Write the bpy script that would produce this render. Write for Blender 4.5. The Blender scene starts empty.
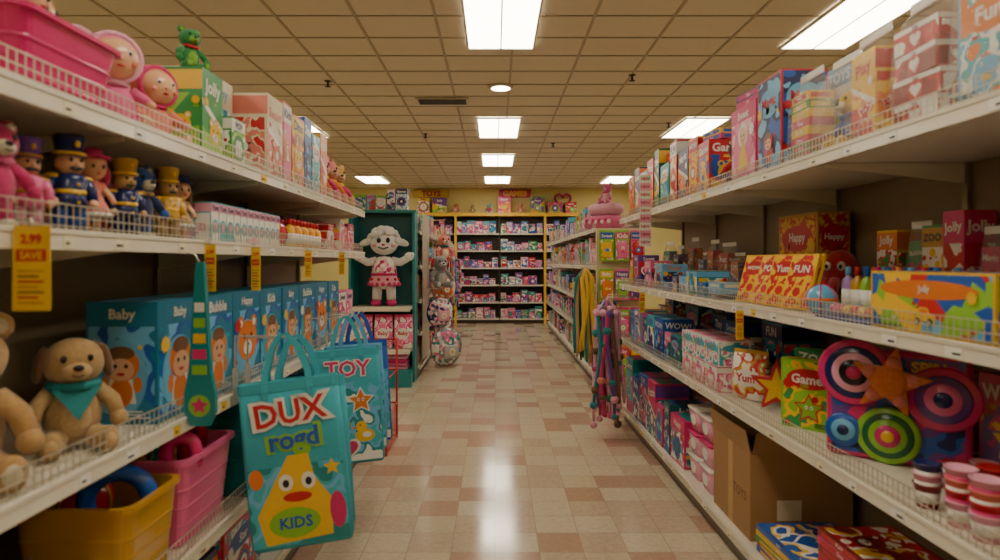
import bpy, math, random
from mathutils import Matrix, Vector
import bmesh
PI=math.pi
def rad(a): return a*PI/180
# ---------------------------------------------------------------- materials
def lin(h):
    h=h.lstrip('#'); o=[]
    for i in (0,2,4):
        c=int(h[i:i+2],16)/255
        o.append(c/12.92 if c<=.04045 else ((c+.055)/1.055)**2.4)
    return (*o,1)
PAL=dict(pink='E5699A',hot='D22E70',lpink='EDA6BE',red='C6202A',dred='8A1A24',orange='E27A26',yellow='EDBD28',gold='C49230',cream='E4D8B8',
 white='EAE6DC',tan='C39E66',brown='7A5436',kraft='A77F50',green='2F9148',lime='8ABF38',dgreen='1E5E3C',teal='168488',aqua='3FAEBE',lblue='6AB2DC',
 blue='1F59B2',navy='1A285E',purple='6C4090',lilac='AE8ACC',black='17161A',grey='8B8A88',lgrey='C6C3BC',skin='E6B088',dteal='125C60',salmon='E2806E',bteal='1B789A')
MC={}
def M(col,kind='card'):
    key=(col,kind)
    if key in MC: return MC[key]
    m=bpy.data.materials.new(kind+'_'+col); m.use_nodes=True
    nt=m.node_tree; b=nt.nodes['Principled BSDF']
    c=lin(PAL[col] if col in PAL else col)
    tc=nt.nodes.new('ShaderNodeTexCoord'); nz=nt.nodes.new('ShaderNodeTexNoise')
    nt.links.new(tc.outputs['Object'],nz.inputs['Vector'])
    prm={'card':(25,.34,.08,0),'plastic':(12,.2,.06,0),'plush':(90,.95,.25,.5),'paint':(8,.38,.06,0),'metal':(30,.3,.05,0),
         'cloth':(140,.8,.14,.25),'paper':(40,.6,.06,0),'wall':(3,.85,.06,.05),'clear':(8,.06,0,0)}[kind]
    nz.inputs['Scale'].default_value=prm[0]; nz.inputs['Detail'].default_value=3
    mx=nt.nodes.new('ShaderNodeMix'); mx.data_type='RGBA'
    mx.inputs[6].default_value=c
    k=1-prm[2]*2
    mx.inputs[7].default_value=(c[0]*k,c[1]*k,c[2]*k,1)
    nt.links.new(nz.outputs['Fac'],mx.inputs[0]); nt.links.new(mx.outputs[2],b.inputs['Base Color'])
    b.inputs['Roughness'].default_value=prm[1]
    if kind=='metal': b.inputs['Metallic'].default_value=.5
    if kind=='clear':
        b.inputs['Alpha'].default_value=.16
        bp=nt.nodes.new('ShaderNodeBump'); bp.inputs['Strength'].default_value=1; bp.inputs['Distance'].default_value=.03; nz.inputs['Scale'].default_value=16
        nt.links.new(nz.outputs['Fac'],bp.inputs['Height']); nt.links.new(bp.outputs['Normal'],b.inputs['Normal'])
    if kind=='plush': b.inputs['Sheen Weight'].default_value=.3
    if prm[3]>0:
        bp=nt.nodes.new('ShaderNodeBump'); bp.inputs['Strength'].default_value=prm[3]; bp.inputs['Distance'].default_value=.004
        nt.links.new(nz.outputs['Fac'],bp.inputs['Height']); nt.links.new(bp.outputs['Normal'],b.inputs['Normal'])
    MC[key]=m; return m
def ART(cols,scale=14,kind='n'):
    key=('art',tuple(cols),scale,kind)
    if key in MC: return MC[key]
    m=bpy.data.materials.new('print_'+'_'.join(cols)); m.use_nodes=True
    nt=m.node_tree; b=nt.nodes['Principled BSDF']; b.inputs['Roughness'].default_value=.34
    tc=nt.nodes.new('ShaderNodeTexCoord')
    if kind=='n':
        t=nt.nodes.new('ShaderNodeTexNoise'); t.inputs['Detail'].default_value=1.5; out=t.outputs['Fac']; lo,hi=.36,.64
    elif kind=='v':
        t=nt.nodes.new('ShaderNodeTexVoronoi'); sp=nt.nodes.new('ShaderNodeSeparateColor')
        nt.links.new(t.outputs['Color'],sp.inputs[0]); out=sp.outputs[0]; lo,hi=0,1
    else:
        t=nt.nodes.new('ShaderNodeTexVoronoi'); out=t.outputs['Distance']; lo,hi=.0,.75
    t.inputs['Scale'].default_value=scale
    nt.links.new(tc.outputs['Object'],t.inputs['Vector'])
    r=nt.nodes.new('ShaderNodeValToRGB'); r.color_ramp.interpolation='CONSTANT'
    els=r.color_ramp.elements; n=len(cols)
    els[0].position=0; els[0].color=lin(PAL[cols[0]])
    els[1].position=lo+(hi-lo)/n; els[1].color=lin(PAL[cols[1]])
    for i in range(2,n):
        e=els.new(lo+(hi-lo)*i/n); e.color=lin(PAL[cols[i]])
    nt.links.new(out,r.inputs[0]); nt.links.new(r.outputs[0],b.inputs['Base Color'])
    MC[key]=m; return m
# ---------------------------------------------------------------- mesh builder
TXT={}
def text_geo(s,off=0.0):
    k=(s,off)
    if k in TXT: return TXT[k]
    cu=bpy.data.curves.new('t','FONT'); cu.body=s; cu.align_x='CENTER'; cu.align_y='CENTER'; cu.resolution_u=2; cu.offset=off; cu.fill_mode='FRONT'
    ob=bpy.data.objects.new('t',cu); bpy.context.scene.collection.objects.link(ob)
    dg=bpy.context.evaluated_depsgraph_get(); me=ob.evaluated_get(dg).to_mesh()
    vs=[v.co.copy() for v in me.vertices]; fs=[tuple(p.vertices) for p in me.polygons]
    ob.evaluated_get(dg).to_mesh_clear(); bpy.data.objects.remove(ob); bpy.data.curves.remove(cu)
    if vs:
        w=max(v.x for v in vs)-min(v.x for v in vs); cy=(max(v.y for v in vs)+min(v.y for v in vs))/2
        hh=max(v.y for v in vs)-min(v.y for v in vs)
        vs=[Vector((v.x,v.y-cy,0)) for v in vs]
    else: w=hh=1
    TXT[k]=(vs,fs,w,hh); return TXT[k]
def Tr(x,y,z): return Matrix.Translation((x,y,z))
def Rz(a): return Matrix.Rotation(rad(a),4,'Z')
def Rx(a): return Matrix.Rotation(rad(a),4,'X')
def Ry(a): return Matrix.Rotation(rad(a),4,'Y')
def frame(o,u,v):
    u=Vector(u);v=Vector(v);n=u.cross(v)
    m=Matrix.Identity(4)
    for i in range(3): m[i][0]=u[i];m[i][1]=v[i];m[i][2]=n[i];m[i][3]=o[i]
    return m
ELC={}
class MB:
    def __init__(s): s.v=[];s.f=[];s.m=[];s.s=[];s.mats=[]
    def mi(s,mat):
        if mat not in s.mats: s.mats.append(mat)
        return s.mats.index(mat)
    def add(s,vs,fs,mat,T=None,smooth=False):
        o=len(s.v); i=s.mi(mat)
        s.v+=[(T@Vector(v)) if T else Vector(v) for v in vs]
        s.f+=[tuple(a+o for a in f) for f in fs]; s.m+=[i]*len(fs); s.s+=[smooth]*len(fs)
    def merge(s,o,T=None):
        off=len(s.v); mp=[s.mi(m) for m in o.mats]
        s.v+=[(T@v) if T else v for v in o.v]; s.f+=[tuple(a+off for a in f) for f in o.f]
        s.m+=[mp[i] for i in o.m]; s.s+=o.s
    def box(s,x0,x1,y0,y1,z0,z1,mat,T=None):
        x0,x1=min(x0,x1),max(x0,x1);y0,y1=min(y0,y1),max(y0,y1);z0,z1=min(z0,z1),max(z0,z1)
        vs=[(x0,y0,z0),(x1,y0,z0),(x1,y1,z0),(x0,y1,z0),(x0,y0,z1),(x1,y0,z1),(x1,y1,z1),(x0,y1,z1)]
        s.add(vs,[(0,3,2,1),(4,5,6,7),(0,1,5,4),(1,2,6,5),(2,3,7,6),(3,0,4,7)],mat,T)
    def rbox(s,c,sz,r,mat,T=None,seg=2):
        bm=bmesh.new(); bmesh.ops.create_cube(bm,size=1)
        for v in bm.verts: v.co=Vector((v.co.x*sz[0]+c[0],v.co.y*sz[1]+c[1],v.co.z*sz[2]+c[2]))
        bmesh.ops.bevel(bm,geom=bm.edges[:],offset=min(r,min(sz)*.49),segments=seg,affect='EDGES',profile=.5)
        bm.verts.index_update()
        s.add([v.co.copy() for v in bm.verts],[tuple(v.index for v in f.verts) for f in bm.faces],mat,T,True); bm.free()
    def ell(s,c,r,mat,T=None,nu=16,nv=10):
        k=(nu,nv)
        if k not in ELC:
            vs=[(0,0,-1)]
            for j in range(1,nv):
                a=-PI/2+PI*j/nv
                for i in range(nu): b=2*PI*i/nu; vs.append((math.cos(a)*math.cos(b),math.cos(a)*math.sin(b),math.sin(a)))
            vs.append((0,0,1)); fs=[]
            for i in range(nu): fs.append((0,1+(i+1)%nu,1+i))
            for j in range(nv-2):
                for i in range(nu):
                    a=1+j*nu+i;b=1+j*nu+(i+1)%nu; fs.append((a,b,b+nu,a+nu))
            l=len(vs)-1;q=1+(nv-2)*nu
            for i in range(nu): fs.append((q+i,q+(i+1)%nu,l))
            ELC[k]=(vs,fs)
        vs,fs=ELC[k]
        if not hasattr(r,'__len__'): r=(r,r,r)
        s.add([(v[0]*r[0]+c[0],v[1]*r[1]+c[1],v[2]*r[2]+c[2]) for v in vs],fs,mat,T,True)
    def lathe(s,prof,mat,T=None,n=18,smooth=True):
        vs=[];fs=[]
        for r,z in prof:
            for i in range(n): a=2*PI*i/n; vs.append((r*math.cos(a),r*math.sin(a),z))
        for j in range(len(prof)-1):
            for i in range(n):
                a=j*n+i;b=j*n+(i+1)%n; fs.append((a,b,b+n,a+n))
        if prof[0][0]>1e-5: fs.append(tuple(reversed(range(n))))
        if prof[-1][0]>1e-5: fs.append(tuple(range((len(prof)-1)*n,len(prof)*n)))
        s.add(vs,fs,mat,T,smooth)
    def tube(s,pts,r,mat,T=None,n=8,closed=False):
        pts=[Vector(p) for p in pts]; L=len(pts); vs=[];fs=[]
        if not hasattr(r,'__len__'): r=[r]*L
        up=None
        for i,p in enumerate(pts):
            a=pts[i-1] if (i>0 or closed) else p; b=pts[(i+1)%L] if (i<L-1 or closed) else p
            t=(b-a).normalized()
            if up is None: up=Vector((0,0,1)) if abs(t.z)<.9 else Vector((1,0,0))
            u=t.cross(up).normalized(); w=u.cross(t).normalized(); up=w
            for k in range(n):
                q=2*PI*k/n; vs.append(p+(u*math.cos(q)+w*math.sin(q))*r[i])
        for i in range(L if closed else L-1):
            for k in range(n):
                a=i*n+k;b=i*n+(k+1)%n;c=((i+1)%L)*n; fs.append((a,b,c+(k+1)%n,c+k))
        if not closed: fs.append(tuple(reversed(range(n)))); fs.append(tuple(range((L-1)*n,L*n)))
        s.add(vs,fs,mat,T,True)
    def ribbon(s,pts,w,th,mat,T=None,side=(1,0,0)):
        sd=Vector(side); pts=[Vector(p) for p in pts]; vs=[];fs=[]
        for i,p in enumerate(pts):
            t=(pts[min(i+1,len(pts)-1)]-pts[max(i-1,0)]).normalized(); n=t.cross(sd).normalized()
            for a,b in((-1,-1),(1,-1),(1,1),(-1,1)): vs.append(p+sd*a*w/2+n*b*th/2)
        for i in range(len(pts)-1):
            for k in range(4): a=i*4+k;b=i*4+(k+1)%4; fs.append((a,b,b+4,a+4))
        fs.append((3,2,1,0)); q=len(vs)-4; fs.append((q,q+1,q+2,q+3)); s.add(vs,fs,mat,T)
    def prism(s,pts,th,mat,T=None):
        n=len(pts); vs=[(x,y,0) for x,y in pts]+[(x,y,th) for x,y in pts]
        fs=[tuple(reversed(range(n))),tuple(range(n,2*n))]+[(i,(i+1)%n,n+(i+1)%n,n+i) for i in range(n)]
        s.add(vs,fs,mat,T)
    def flat(s,F,pts,layer,mat): s.add([(x,y,layer*.0007) for x,y in pts],[tuple(range(len(pts)))],mat,F)
    def text(s,F,t,cx,cy,wmax,hmax,layer,mat,off=.015,rot=0,th=0):
        vs,fs,w,hh=text_geo(t,off); k=min(wmax/w,hmax/max(hh,.3))
        s.add(vs,fs,mat,F@Tr(cx,cy,layer*.0007)@Rz(rot)@Matrix.Scale(k,4))
    def loft(s,loops,mat,T=None,cap0=True,cap1=True,smooth=True):
        n=len(loops[0]); vs=[p for l in loops for p in l]; fs=[]
        for j in range(len(loops)-1):
            for i in range(n): a=j*n+i;b=j*n+(i+1)%n; fs.append((a,b,b+n,a+n))
        if cap0: fs.append(tuple(reversed(range(n))))
        if cap1: fs.append(tuple(range((len(loops)-1)*n,len(loops)*n)))
        s.add(vs,fs,mat,T,smooth)
    def obj(s,name,T=None,loc=(0,0,0),rz=0):
        me=bpy.data.meshes.new(name); me.from_pydata([tuple(v) for v in s.v],[],s.f)
        for m in s.mats: me.materials.append(m)
        me.polygons.foreach_set('material_index',s.m); me.polygons.foreach_set('use_smooth',s.s); me.update()
        ob=bpy.data.objects.new(name,me); bpy.context.scene.collection.objects.link(ob)
        ob.location=loc; ob.rotation_euler=(0,0,rad(rz))
        if T is not None: ob.matrix_world=T
        return ob
def circ(cx,cy,rx,ry=None,n=20):
    ry=rx if ry is None else ry
    return [(cx+rx*math.cos(2*PI*i/n),cy+ry*math.sin(2*PI*i/n)) for i in range(n)]
def star(cx,cy,r1,r2,n=5,ph=90): return [(cx+(r1 if i%2==0 else r2)*math.cos(rad(ph)+PI*i/n),cy+(r1 if i%2==0 else r2)*math.sin(rad(ph)+PI*i/n)) for i in range(2*n)]
def rect(x0,x1,y0,y1): return [(x0,y0),(x1,y0),(x1,y1),(x0,y1)]
def heart(cx,cy,s):
    o=[]
    for i in range(24):
        t=2*PI*i/24; o.append((cx+s*math.sin(t)**3,cy+s*(13*math.cos(t)-5*math.cos(2*t)-2*math.cos(3*t)-math.cos(4*t))/16))
    return list(reversed(o))
def rrect(w,d,r,z,n=4):
    o=[]
    for cx,cy,a0 in((w/2-r,d/2-r,0),(-w/2+r,d/2-r,90),(-w/2+r,-d/2+r,180),(w/2-r,-d/2+r,270)):
        for i in range(n+1): a=rad(a0+90*i/n); o.append((cx+r*math.cos(a),cy+r*math.sin(a),z))
    return o
# ---------------------------------------------------------------- printed figures
def fig(mb,F,cx,cy,s,kind,c1,c2,L):
    A=M(c1);B=M(c2);K=M('black');W=M('white')
    f=lambda p,l,m: mb.flat(F,p,L+l,m)
    if kind=='bear':
        for sx in(-1,1): f(circ(cx+sx*.62*s,cy+.72*s,.3*s),0,A); f(circ(cx+sx*.62*s,cy+.72*s,.16*s),1,B)
        f(circ(cx,cy,.9*s,.82*s),1,A); f(circ(cx,cy-.28*s,.42*s,.3*s),2,B)
        for sx in(-1,1): f(circ(cx+sx*.34*s,cy+.2*s,.11*s,n=10),2,K)
        f(circ(cx,cy-.15*s,.13*s,.09*s,n=10),3,K)
    elif kind=='star':
        f(star(cx,cy,s*1.1,s*.55),0,B); f(star(cx,cy,s*.9,s*.43),1,A)
        for sx in(-1,1): f(circ(cx+sx*.18*s,cy+.1*s,.1*s,.14*s,n=10),2,W); f(circ(cx+sx*.18*s,cy+.08*s,.05*s,n=8),3,K)
    elif kind=='heart': f(heart(cx,cy,s),0,B); f(heart(cx,cy,s*.78),1,A)
    elif kind=='flower':
        for i in range(6): a=PI/3*i; f(circ(cx+.55*s*math.cos(a),cy+.55*s*math.sin(a),.36*s,n=12),0,A)
        f(circ(cx,cy,.36*s),1,B)
    elif kind=='girl':
        f(circ(cx,cy+.5*s,.5*s,.52*s),0,B); f([(cx-.6*s,cy-s),(cx+.6*s,cy-s),(cx+.16*s,cy+.12*s),(cx-.16*s,cy+.12*s)],1,A)
        f(circ(cx,cy+.45*s,.34*s,.38*s),2,M('skin'))
        for sx in(-1,1): f(circ(cx+sx*.13*s,cy+.48*s,.05*s,n=8),3,K)
        f(circ(cx,cy+.27*s,.1*s,.04*s,n=8),3,M('red'))
    elif kind=='kid':
        f([(cx-.55*s,cy-1.3*s),(cx+.55*s,cy-1.3*s),(cx+.4*s,cy-.3*s),(cx-.4*s,cy-.3*s)],0,B); f(circ(cx,cy-.9*s,.42*s,.55*s),1,A)
        for sx in(-1,1): f(circ(cx+sx*.6*s,cy-.6*s,.16*s,.3*s,n=12),1,A)
        f(circ(cx,cy+.12*s,.68*s,.62*s),2,A); f(circ(cx,cy+.55*s,.5*s,.26*s),3,M('brown')); f(circ(cx,cy-.05*s,.5*s,.42*s),4,M('skin'))
        for sx in(-1,1): f(circ(cx+sx*.2*s,cy+.08*s,.08*s,n=8),5,K)
        f(circ(cx,cy-.22*s,.16*s,.06*s,n=10),5,M('red'))
    elif kind=='car':
        f([(cx-s,cy-.3*s),(cx+s,cy-.3*s),(cx+s,cy+.1*s),(cx+.55*s,cy+.18*s),(cx+.3*s,cy+.55*s),(cx-.4*s,cy+.55*s),(cx-.65*s,cy+.15*s),(cx-s,cy+.1*s)],0,A)
        f([(cx-.45*s,cy+.15*s),(cx+.4*s,cy+.15*s),(cx+.22*s,cy+.45*s),(cx-.33*s,cy+.45*s)],1,B)
        for sx in(-1,1): f(circ(cx+sx*.55*s,cy-.32*s,.24*s,n=14),2,K); f(circ(cx+sx*.55*s,cy-.32*s,.1*s,n=8),3,W)
    elif kind=='fish':
        f([(cx+.5*s,cy),(cx+s,cy+.45*s),(cx+s,cy-.45*s)],0,B); f(circ(cx-.1*s,cy,.72*s,.45*s),1,A); f(circ(cx-.45*s,cy+.1*s,.12*s,n=10),2,W); f(circ(cx-.47*s,cy+.1*s,.06*s,n=8),3,K)
    elif kind=='burst': f(star(cx,cy,s,s*.72,12),0,A); f(circ(cx,cy,s*.55),1,B)
    elif kind=='duck':
        f(circ(cx,cy-.3*s,.75*s,.5*s),0,A); f(circ(cx-.25*s,cy+.4*s,.42*s),1,A); f([(cx-.6*s,cy+.45*s),(cx-1.0*s,cy+.3*s),(cx-.6*s,cy+.2*s)],1,M('orange')); f(circ(cx-.35*s,cy+.5*s,.07*s,n=8),2,K); f(circ(cx+.15*s,cy-.25*s,.35*s,.22*s),2,B)
    elif kind=='rings':
        for i,c in enumerate((A,B,W,A)): f(circ(cx,cy,s*(1-.25*i)),i,c)
FIGS=['bear','star','heart','flower','girl','car','fish','burst','duck','rings','kid']
WORDS=['FUN','PLAY','TOYS','Kids','Baby','WOW!','Happy','Star','ZOO','Yum','POP','Bubble','Magic','Dino','Jolly','Puzzle','Games','Tiny','Sweet','Paint']
def toybox(w,d,h,c0,c1,c2,txt,art,am=None,style=0,T=None):
    mb=MB(); mb.box(-w/2,w/2,-d/2,d/2,0,h,M(c0)); rr=random.Random(int(w*7919+h*1e4+d*997)+len(txt))
    F=frame((0,-d/2,0),(1,0,0),(0,0,1)); SL=frame((-w/2,0,0),(0,-1,0),(0,0,1)); SR=frame((w/2,0,0),(0,1,0),(0,0,1)); TP=frame((0,0,h),(1,0,0),(0,1,0))
    am=am or ART((c1,c1,c0,c2),rr.choice([8,12,18]),rr.choice('nvd'))
    dark={'white','cream','yellow','lblue','lpink','lime','aqua','lilac','lgrey','gold'}
    tcol='white' if c0 not in dark else c1
    s=min(w,h)
    def deco(FF,ww):
        m=min(ww,h)
        if m<.08: return
        for i in range(7):
            x=rr.uniform(-.42,.42)*ww; y=rr.uniform(.05,.66)*h; c=rr.choice([c0,c1,c2,'white','yellow','red']); q=m*rr.uniform(.03,.08)
            mb.flat(FF,rr.choice([circ(x,y,q,n=10),star(x,y,q*1.2,q*.6,5),rect(x-q,x+q,y-q*.5,y+q*.5)]),2,M(c))
        x=rr.choice([-.44,.1])*ww
        for i in range(3): mb.flat(FF,rect(x,x+ww*rr.uniform(.18,.34),h*(.05+.025*i),h*(.062+.025*i)),7,M('black' if c0 in dark else 'white'))
        x=rr.choice([-.36,.36])*ww; mb.flat(FF,star(x,h*.64,m*.11,m*.08,9),7,M(rr.choice(['yellow','red','white'])))
    def face(FF,ww,k):
        m=.04*min(ww,h)
        if style==0:
            mb.flat(FF,rect(-ww/2+m,ww/2-m,m,h*.70),1,am); mb.text(FF,txt,0,h*.84,ww*.86,h*.17,2,M(tcol),.03,rr.choice([0,4,-4]))
            fig(mb,FF,0,h*.36,min(ww,h)*.31,art,c2,c1 if c1!=c2 else 'white',3)
        elif style==1:
            mb.flat(FF,rect(-ww/2,ww/2,0,h*.76),.6,am); mb.flat(FF,circ(0,h*.40,min(ww,h)*.42,n=28),2.5,M(c0)); fig(mb,FF,0,h*.40,min(ww,h)*.32,art,c2,'white',3)
            mb.flat(FF,rect(-ww/2,ww/2,h*.76,h*.97),2,M(c2)); mb.text(FF,txt,0,h*.865,ww*.84,h*.14,4,M('white' if c2 not in dark else 'navy'),.03)
        elif style==2:
            mb.flat(FF,[(-ww/2,0),(ww/2,0),(ww/2,h*.35),(-ww/2,h*.6)],1,am); mb.flat(FF,[(-ww/2,h*.6),(ww/2,h*.35),(ww/2,h*.42),(-ww/2,h*.67)],1,M('white'))
            fig(mb,FF,ww*.1,h*.32,min(ww,h)*.3,art,c2,'white',3); mb.text(FF,txt,0,h*.8,ww*.84,h*.2,2,M(tcol if tcol!=c1 else c2),.03,8 if rr.random()<.5 else 0)
        elif style==3:
            mb.flat(FF,rect(-ww/2+m,ww/2-m,m,h-m),1,am); mb.flat(FF,circ(0,h*.72,ww*.4,h*.15,n=24),2,M(c2)); mb.text(FF,txt,0,h*.72,ww*.62,h*.14,4,M('white' if c2 not in dark else 'red'),.03)
            fig(mb,FF,0,h*.3,min(ww,h)*.26,art,c0,c2,3)
        elif style==4:
            mb.flat(FF,rect(-ww*.46,ww*.46,h*.04,h*.8),1,am); mb.flat(FF,circ(-.02*ww,h*.38,ww*.38,h*.32,n=28),2.5,M(c1))
            fig(mb,FF,0,h*.46,min(ww,h)*.38,art,c2,'white',3); mb.text(FF,txt,0,h*.89,ww*.7,h*.11,2,M(tcol),.03)
        deco(FF,ww)
    face(F,w,0)
    if d>.04:
        if style in(0,3,4): face(SL,d,1); face(SR,d,1)
        else:
            for FF in(SL,SR):
                mb.flat(FF,rect(-d/2,d/2,h*.76,h*.97),1,M(c2)); mb.flat(FF,rect(-d*.44,d*.44,h*.04,h*.72),1,am); fig(mb,FF,0,h*.38,min(d,h)*.28,art,c2,'white',3); deco(FF,d)
        mb.flat(TP,rect(-w*.42,w*.42,-d*.38,d*.38),1,M(c1)); mb.text(TP,txt,0,0,w*.7,d*.4,2,M(c0),.02)
    return mb
def plush(k,cb,cm,ca,ear='bear',shirt=None,stand=False):
    mb=MB(); B=M(cb,'plush');C=M(cm,'plush');K=M('black','plastic'); S=M(shirt,'plush') if shirt else B
    z0=0.0 if not stand else .12*k
    mb.ell((0,0,.28*k+z0),(.2*k,.17*k,.26*k),S)
    if not shirt: mb.ell((0,-.07*k,.27*k+z0),(.13*k,.12*k,.18*k),C)
    hz=.68*k+z0*.8
    mb.ell((0,-.02*k,hz),(.21*k,.19*k,.19*k),B,nu=20,nv=14)
    mb.ell((0,-.17*k,hz-.05*k),(.1*k,.09*k,.075*k),C)
    mb.ell((0,-.255*k,hz-.02*k),(.038*k,.022*k,.026*k),K,nu=10,nv=6)
    mb.tube([(-.04*k,-.245*k,hz-.075*k),(0,-.258*k,hz-.088*k),(.04*k,-.245*k,hz-.075*k)],.006*k,K,n=5)
    for s in(-1,1):
        mb.ell((s*.085*k,-.185*k,hz+.045*k),(.024*k,.018*k,.03*k),K,nu=10,nv=6)
        if ear=='bear':
            mb.ell((s*.165*k,.01*k,hz+.16*k),(.075*k,.04*k,.075*k),B); mb.ell((s*.165*k,-.02*k,hz+.16*k),(.045*k,.025*k,.045*k),C)
        elif ear=='bunny':
            T=Tr(s*.08*k,0,hz+.3*k)@Ry(s*8); mb.ell((0,0,0),(.05*k,.03*k,.17*k),B,T); mb.ell((0,-.018*k,0),(.03*k,.018*k,.13*k),C,T)
        elif ear=='dog':
            T=Tr(s*.215*k,-.02*k,hz)@Ry(-s*12); mb.ell((0,0,0),(.045*k,.075*k,.14*k),M(ca,'plush'),T)
        elif ear=='cat':
            mb.lathe([(.07*k,0),(.045*k,.06*k),(.0,.12*k)],B,Tr(s*.13*k,0,hz+.12*k),n=10)
        mb.tube([(s*.15*k,-.02*k,.46*k+z0),(s*.25*k,-.08*k,.36*k+z0),(s*.28*k,-.14*k,.25*k+z0)],[.065*k,.062*k,.055*k],S,n=10)
        mb.ell((s*.285*k,-.16*k,.225*k+z0),(.065*k,.065*k,.07*k),B)
        if stand:
            mb.tube([(s*.1*k,0,.28*k),(s*.11*k,-.01*k,.06*k)],[.085*k,.075*k],B,n=10); mb.ell((s*.11*k,-.05*k,.05*k),(.08*k,.12*k,.05*k),C)
        else:
            mb.tube([(s*.1*k,0,.12*k),(s*.15*k,-.16*k,.095*k),(s*.18*k,-.28*k,.09*k)],[.09*k,.088*k,.075*k],B,n=10)
            mb.ell((s*.185*k,-.31*k,.105*k),(.075*k,.05*k,.1*k),B); mb.ell((s*.187*k,-.35*k,.105*k),(.045*k,.02*k,.06*k),C)
    if ca and ear!='dog':
        pts=[(.13*k*math.cos(a),-.01*k+.12*k*math.sin(a),.51*k+z0) for a in [2*PI*i/14 for i in range(14)]]
        mb.tube(pts,.028*k,M(ca,'cloth'),n=6,closed=True); mb.ell((.06*k,-.15*k,.49*k+z0),(.06*k,.02*k,.035*k),M(ca,'cloth')); mb.ell((-.06*k,-.15*k,.49*k+z0),(.06*k,.02*k,.035*k),M(ca,'cloth'))
    return mb
def doll(h,skin,dress,hair,hat=None):
    mb=MB();S=M(skin,'plastic');D=M(dress,'cloth');H=M(hair,'plush');K=M('black')
    for s in(-1,1):
        mb.tube([(s*.06*h,0,.02*h),(s*.06*h,0,.3*h)],[.035*h,.04*h],S); mb.ell((s*.06*h,-.02*h,.025*h),(.04*h,.065*h,.025*h),M('white','plastic'))
        mb.tube([(s*.1*h,0,.58*h),(s*.19*h,-.03*h,.46*h),(s*.2*h,-.09*h,.38*h)],[.04*h,.033*h,.028*h],S)
        mb.ell((s*.1*h,0,.57*h),(.055*h,.05*h,.05*h),D)
    mb.lathe([(.2*h,.22*h),(.205*h,.24*h),(.15*h,.36*h),(.09*h,.47*h),(.105*h,.56*h),(.07*h,.62*h),(.04*h,.64*h)],D)
    mb.lathe([(.21*h,.215*h),(.215*h,.245*h),(.2*h,.26*h)],M('white','cloth'))
    mb.ell((0,-.01*h,.78*h),(.15*h,.14*h,.16*h),S,nu=18,nv=12)
    mb.ell((0,.03*h,.82*h),(.17*h,.145*h,.165*h),H)
    for s in(-1,1):
        mb.ell((s*.165*h,.02*h,.7*h),(.05*h,.05*h,.11*h),H); mb.ell((s*.055*h,-.145*h,.78*h),(.018*h,.012*h,.026*h),K,nu=8,nv=6)
    mb.ell((0,-.15*h,.7*h),(.03*h,.01*h,.01*h),M('red'),nu=8,nv=6)
    if hat: mb.lathe([(.19*h,.88*h),(.19*h,.9*h),(.12*h,.91*h),(.1*h,.99*h),(.0,1.0*h)],M(hat,'cloth'))
    return mb
def babydoll(h,outfit,trim):
    mb=MB();S=M('skin','plastic');D=M(outfit,'cloth');W=M(trim,'cloth')
    mb.ell((0,0,.26*h),(.2*h,.16*h,.24*h),D); mb.lathe([(.1*h,.45*h),(.14*h,.47*h),(.1*h,.5*h)],W)
    mb.ell((0,-.03*h,.70*h),(.21*h,.2*h,.2*h),S,nu=22,nv=16); mb.ell((0,.035*h,.73*h),(.24*h,.19*h,.235*h),D,nu=20,nv=14)
    mb.tube([(.215*h*math.cos(a),-.07*h,.71*h+.215*h*math.sin(a)) for a in [2*PI*i/20 for i in range(20)]],.028*h,W,n=6,closed=True)
    mb.ell((0,-.225*h,.67*h),(.022*h,.02*h,.018*h),S,nu=8,nv=6); mb.ell((0,-.215*h,.61*h),(.035*h,.01*h,.013*h),M('red'),nu=8,nv=6)
    for s in(-1,1):
        mb.ell((s*.08*h,-.208*h,.73*h),(.026*h,.012*h,.032*h),M('white','plastic'),nu=10,nv=6); mb.ell((s*.08*h,-.218*h,.727*h),(.015*h,.008*h,.02*h),M('navy','plastic'),nu=8,nv=6); mb.ell((s*.12*h,-.19*h,.65*h),(.035*h,.012*h,.028*h),M('salmon','plastic'),nu=8,nv=6)
        mb.tube([(s*.15*h,-.02*h,.42*h),(s*.25*h,-.09*h,.34*h),(s*.25*h,-.19*h,.30*h)],[.065*h,.06*h,.045*h],D,n=10); mb.ell((s*.25*h,-.22*h,.29*h),(.045*h,.05*h,.04*h),S)
        mb.tube([(s*.1*h,0,.1*h),(s*.15*h,-.18*h,.09*h),(s*.18*h,-.29*h,.085*h)],[.09*h,.085*h,.06*h],D,n=10); mb.ell((s*.185*h,-.32*h,.095*h),(.05*h,.045*h,.075*h),S)
    return mb
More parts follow.
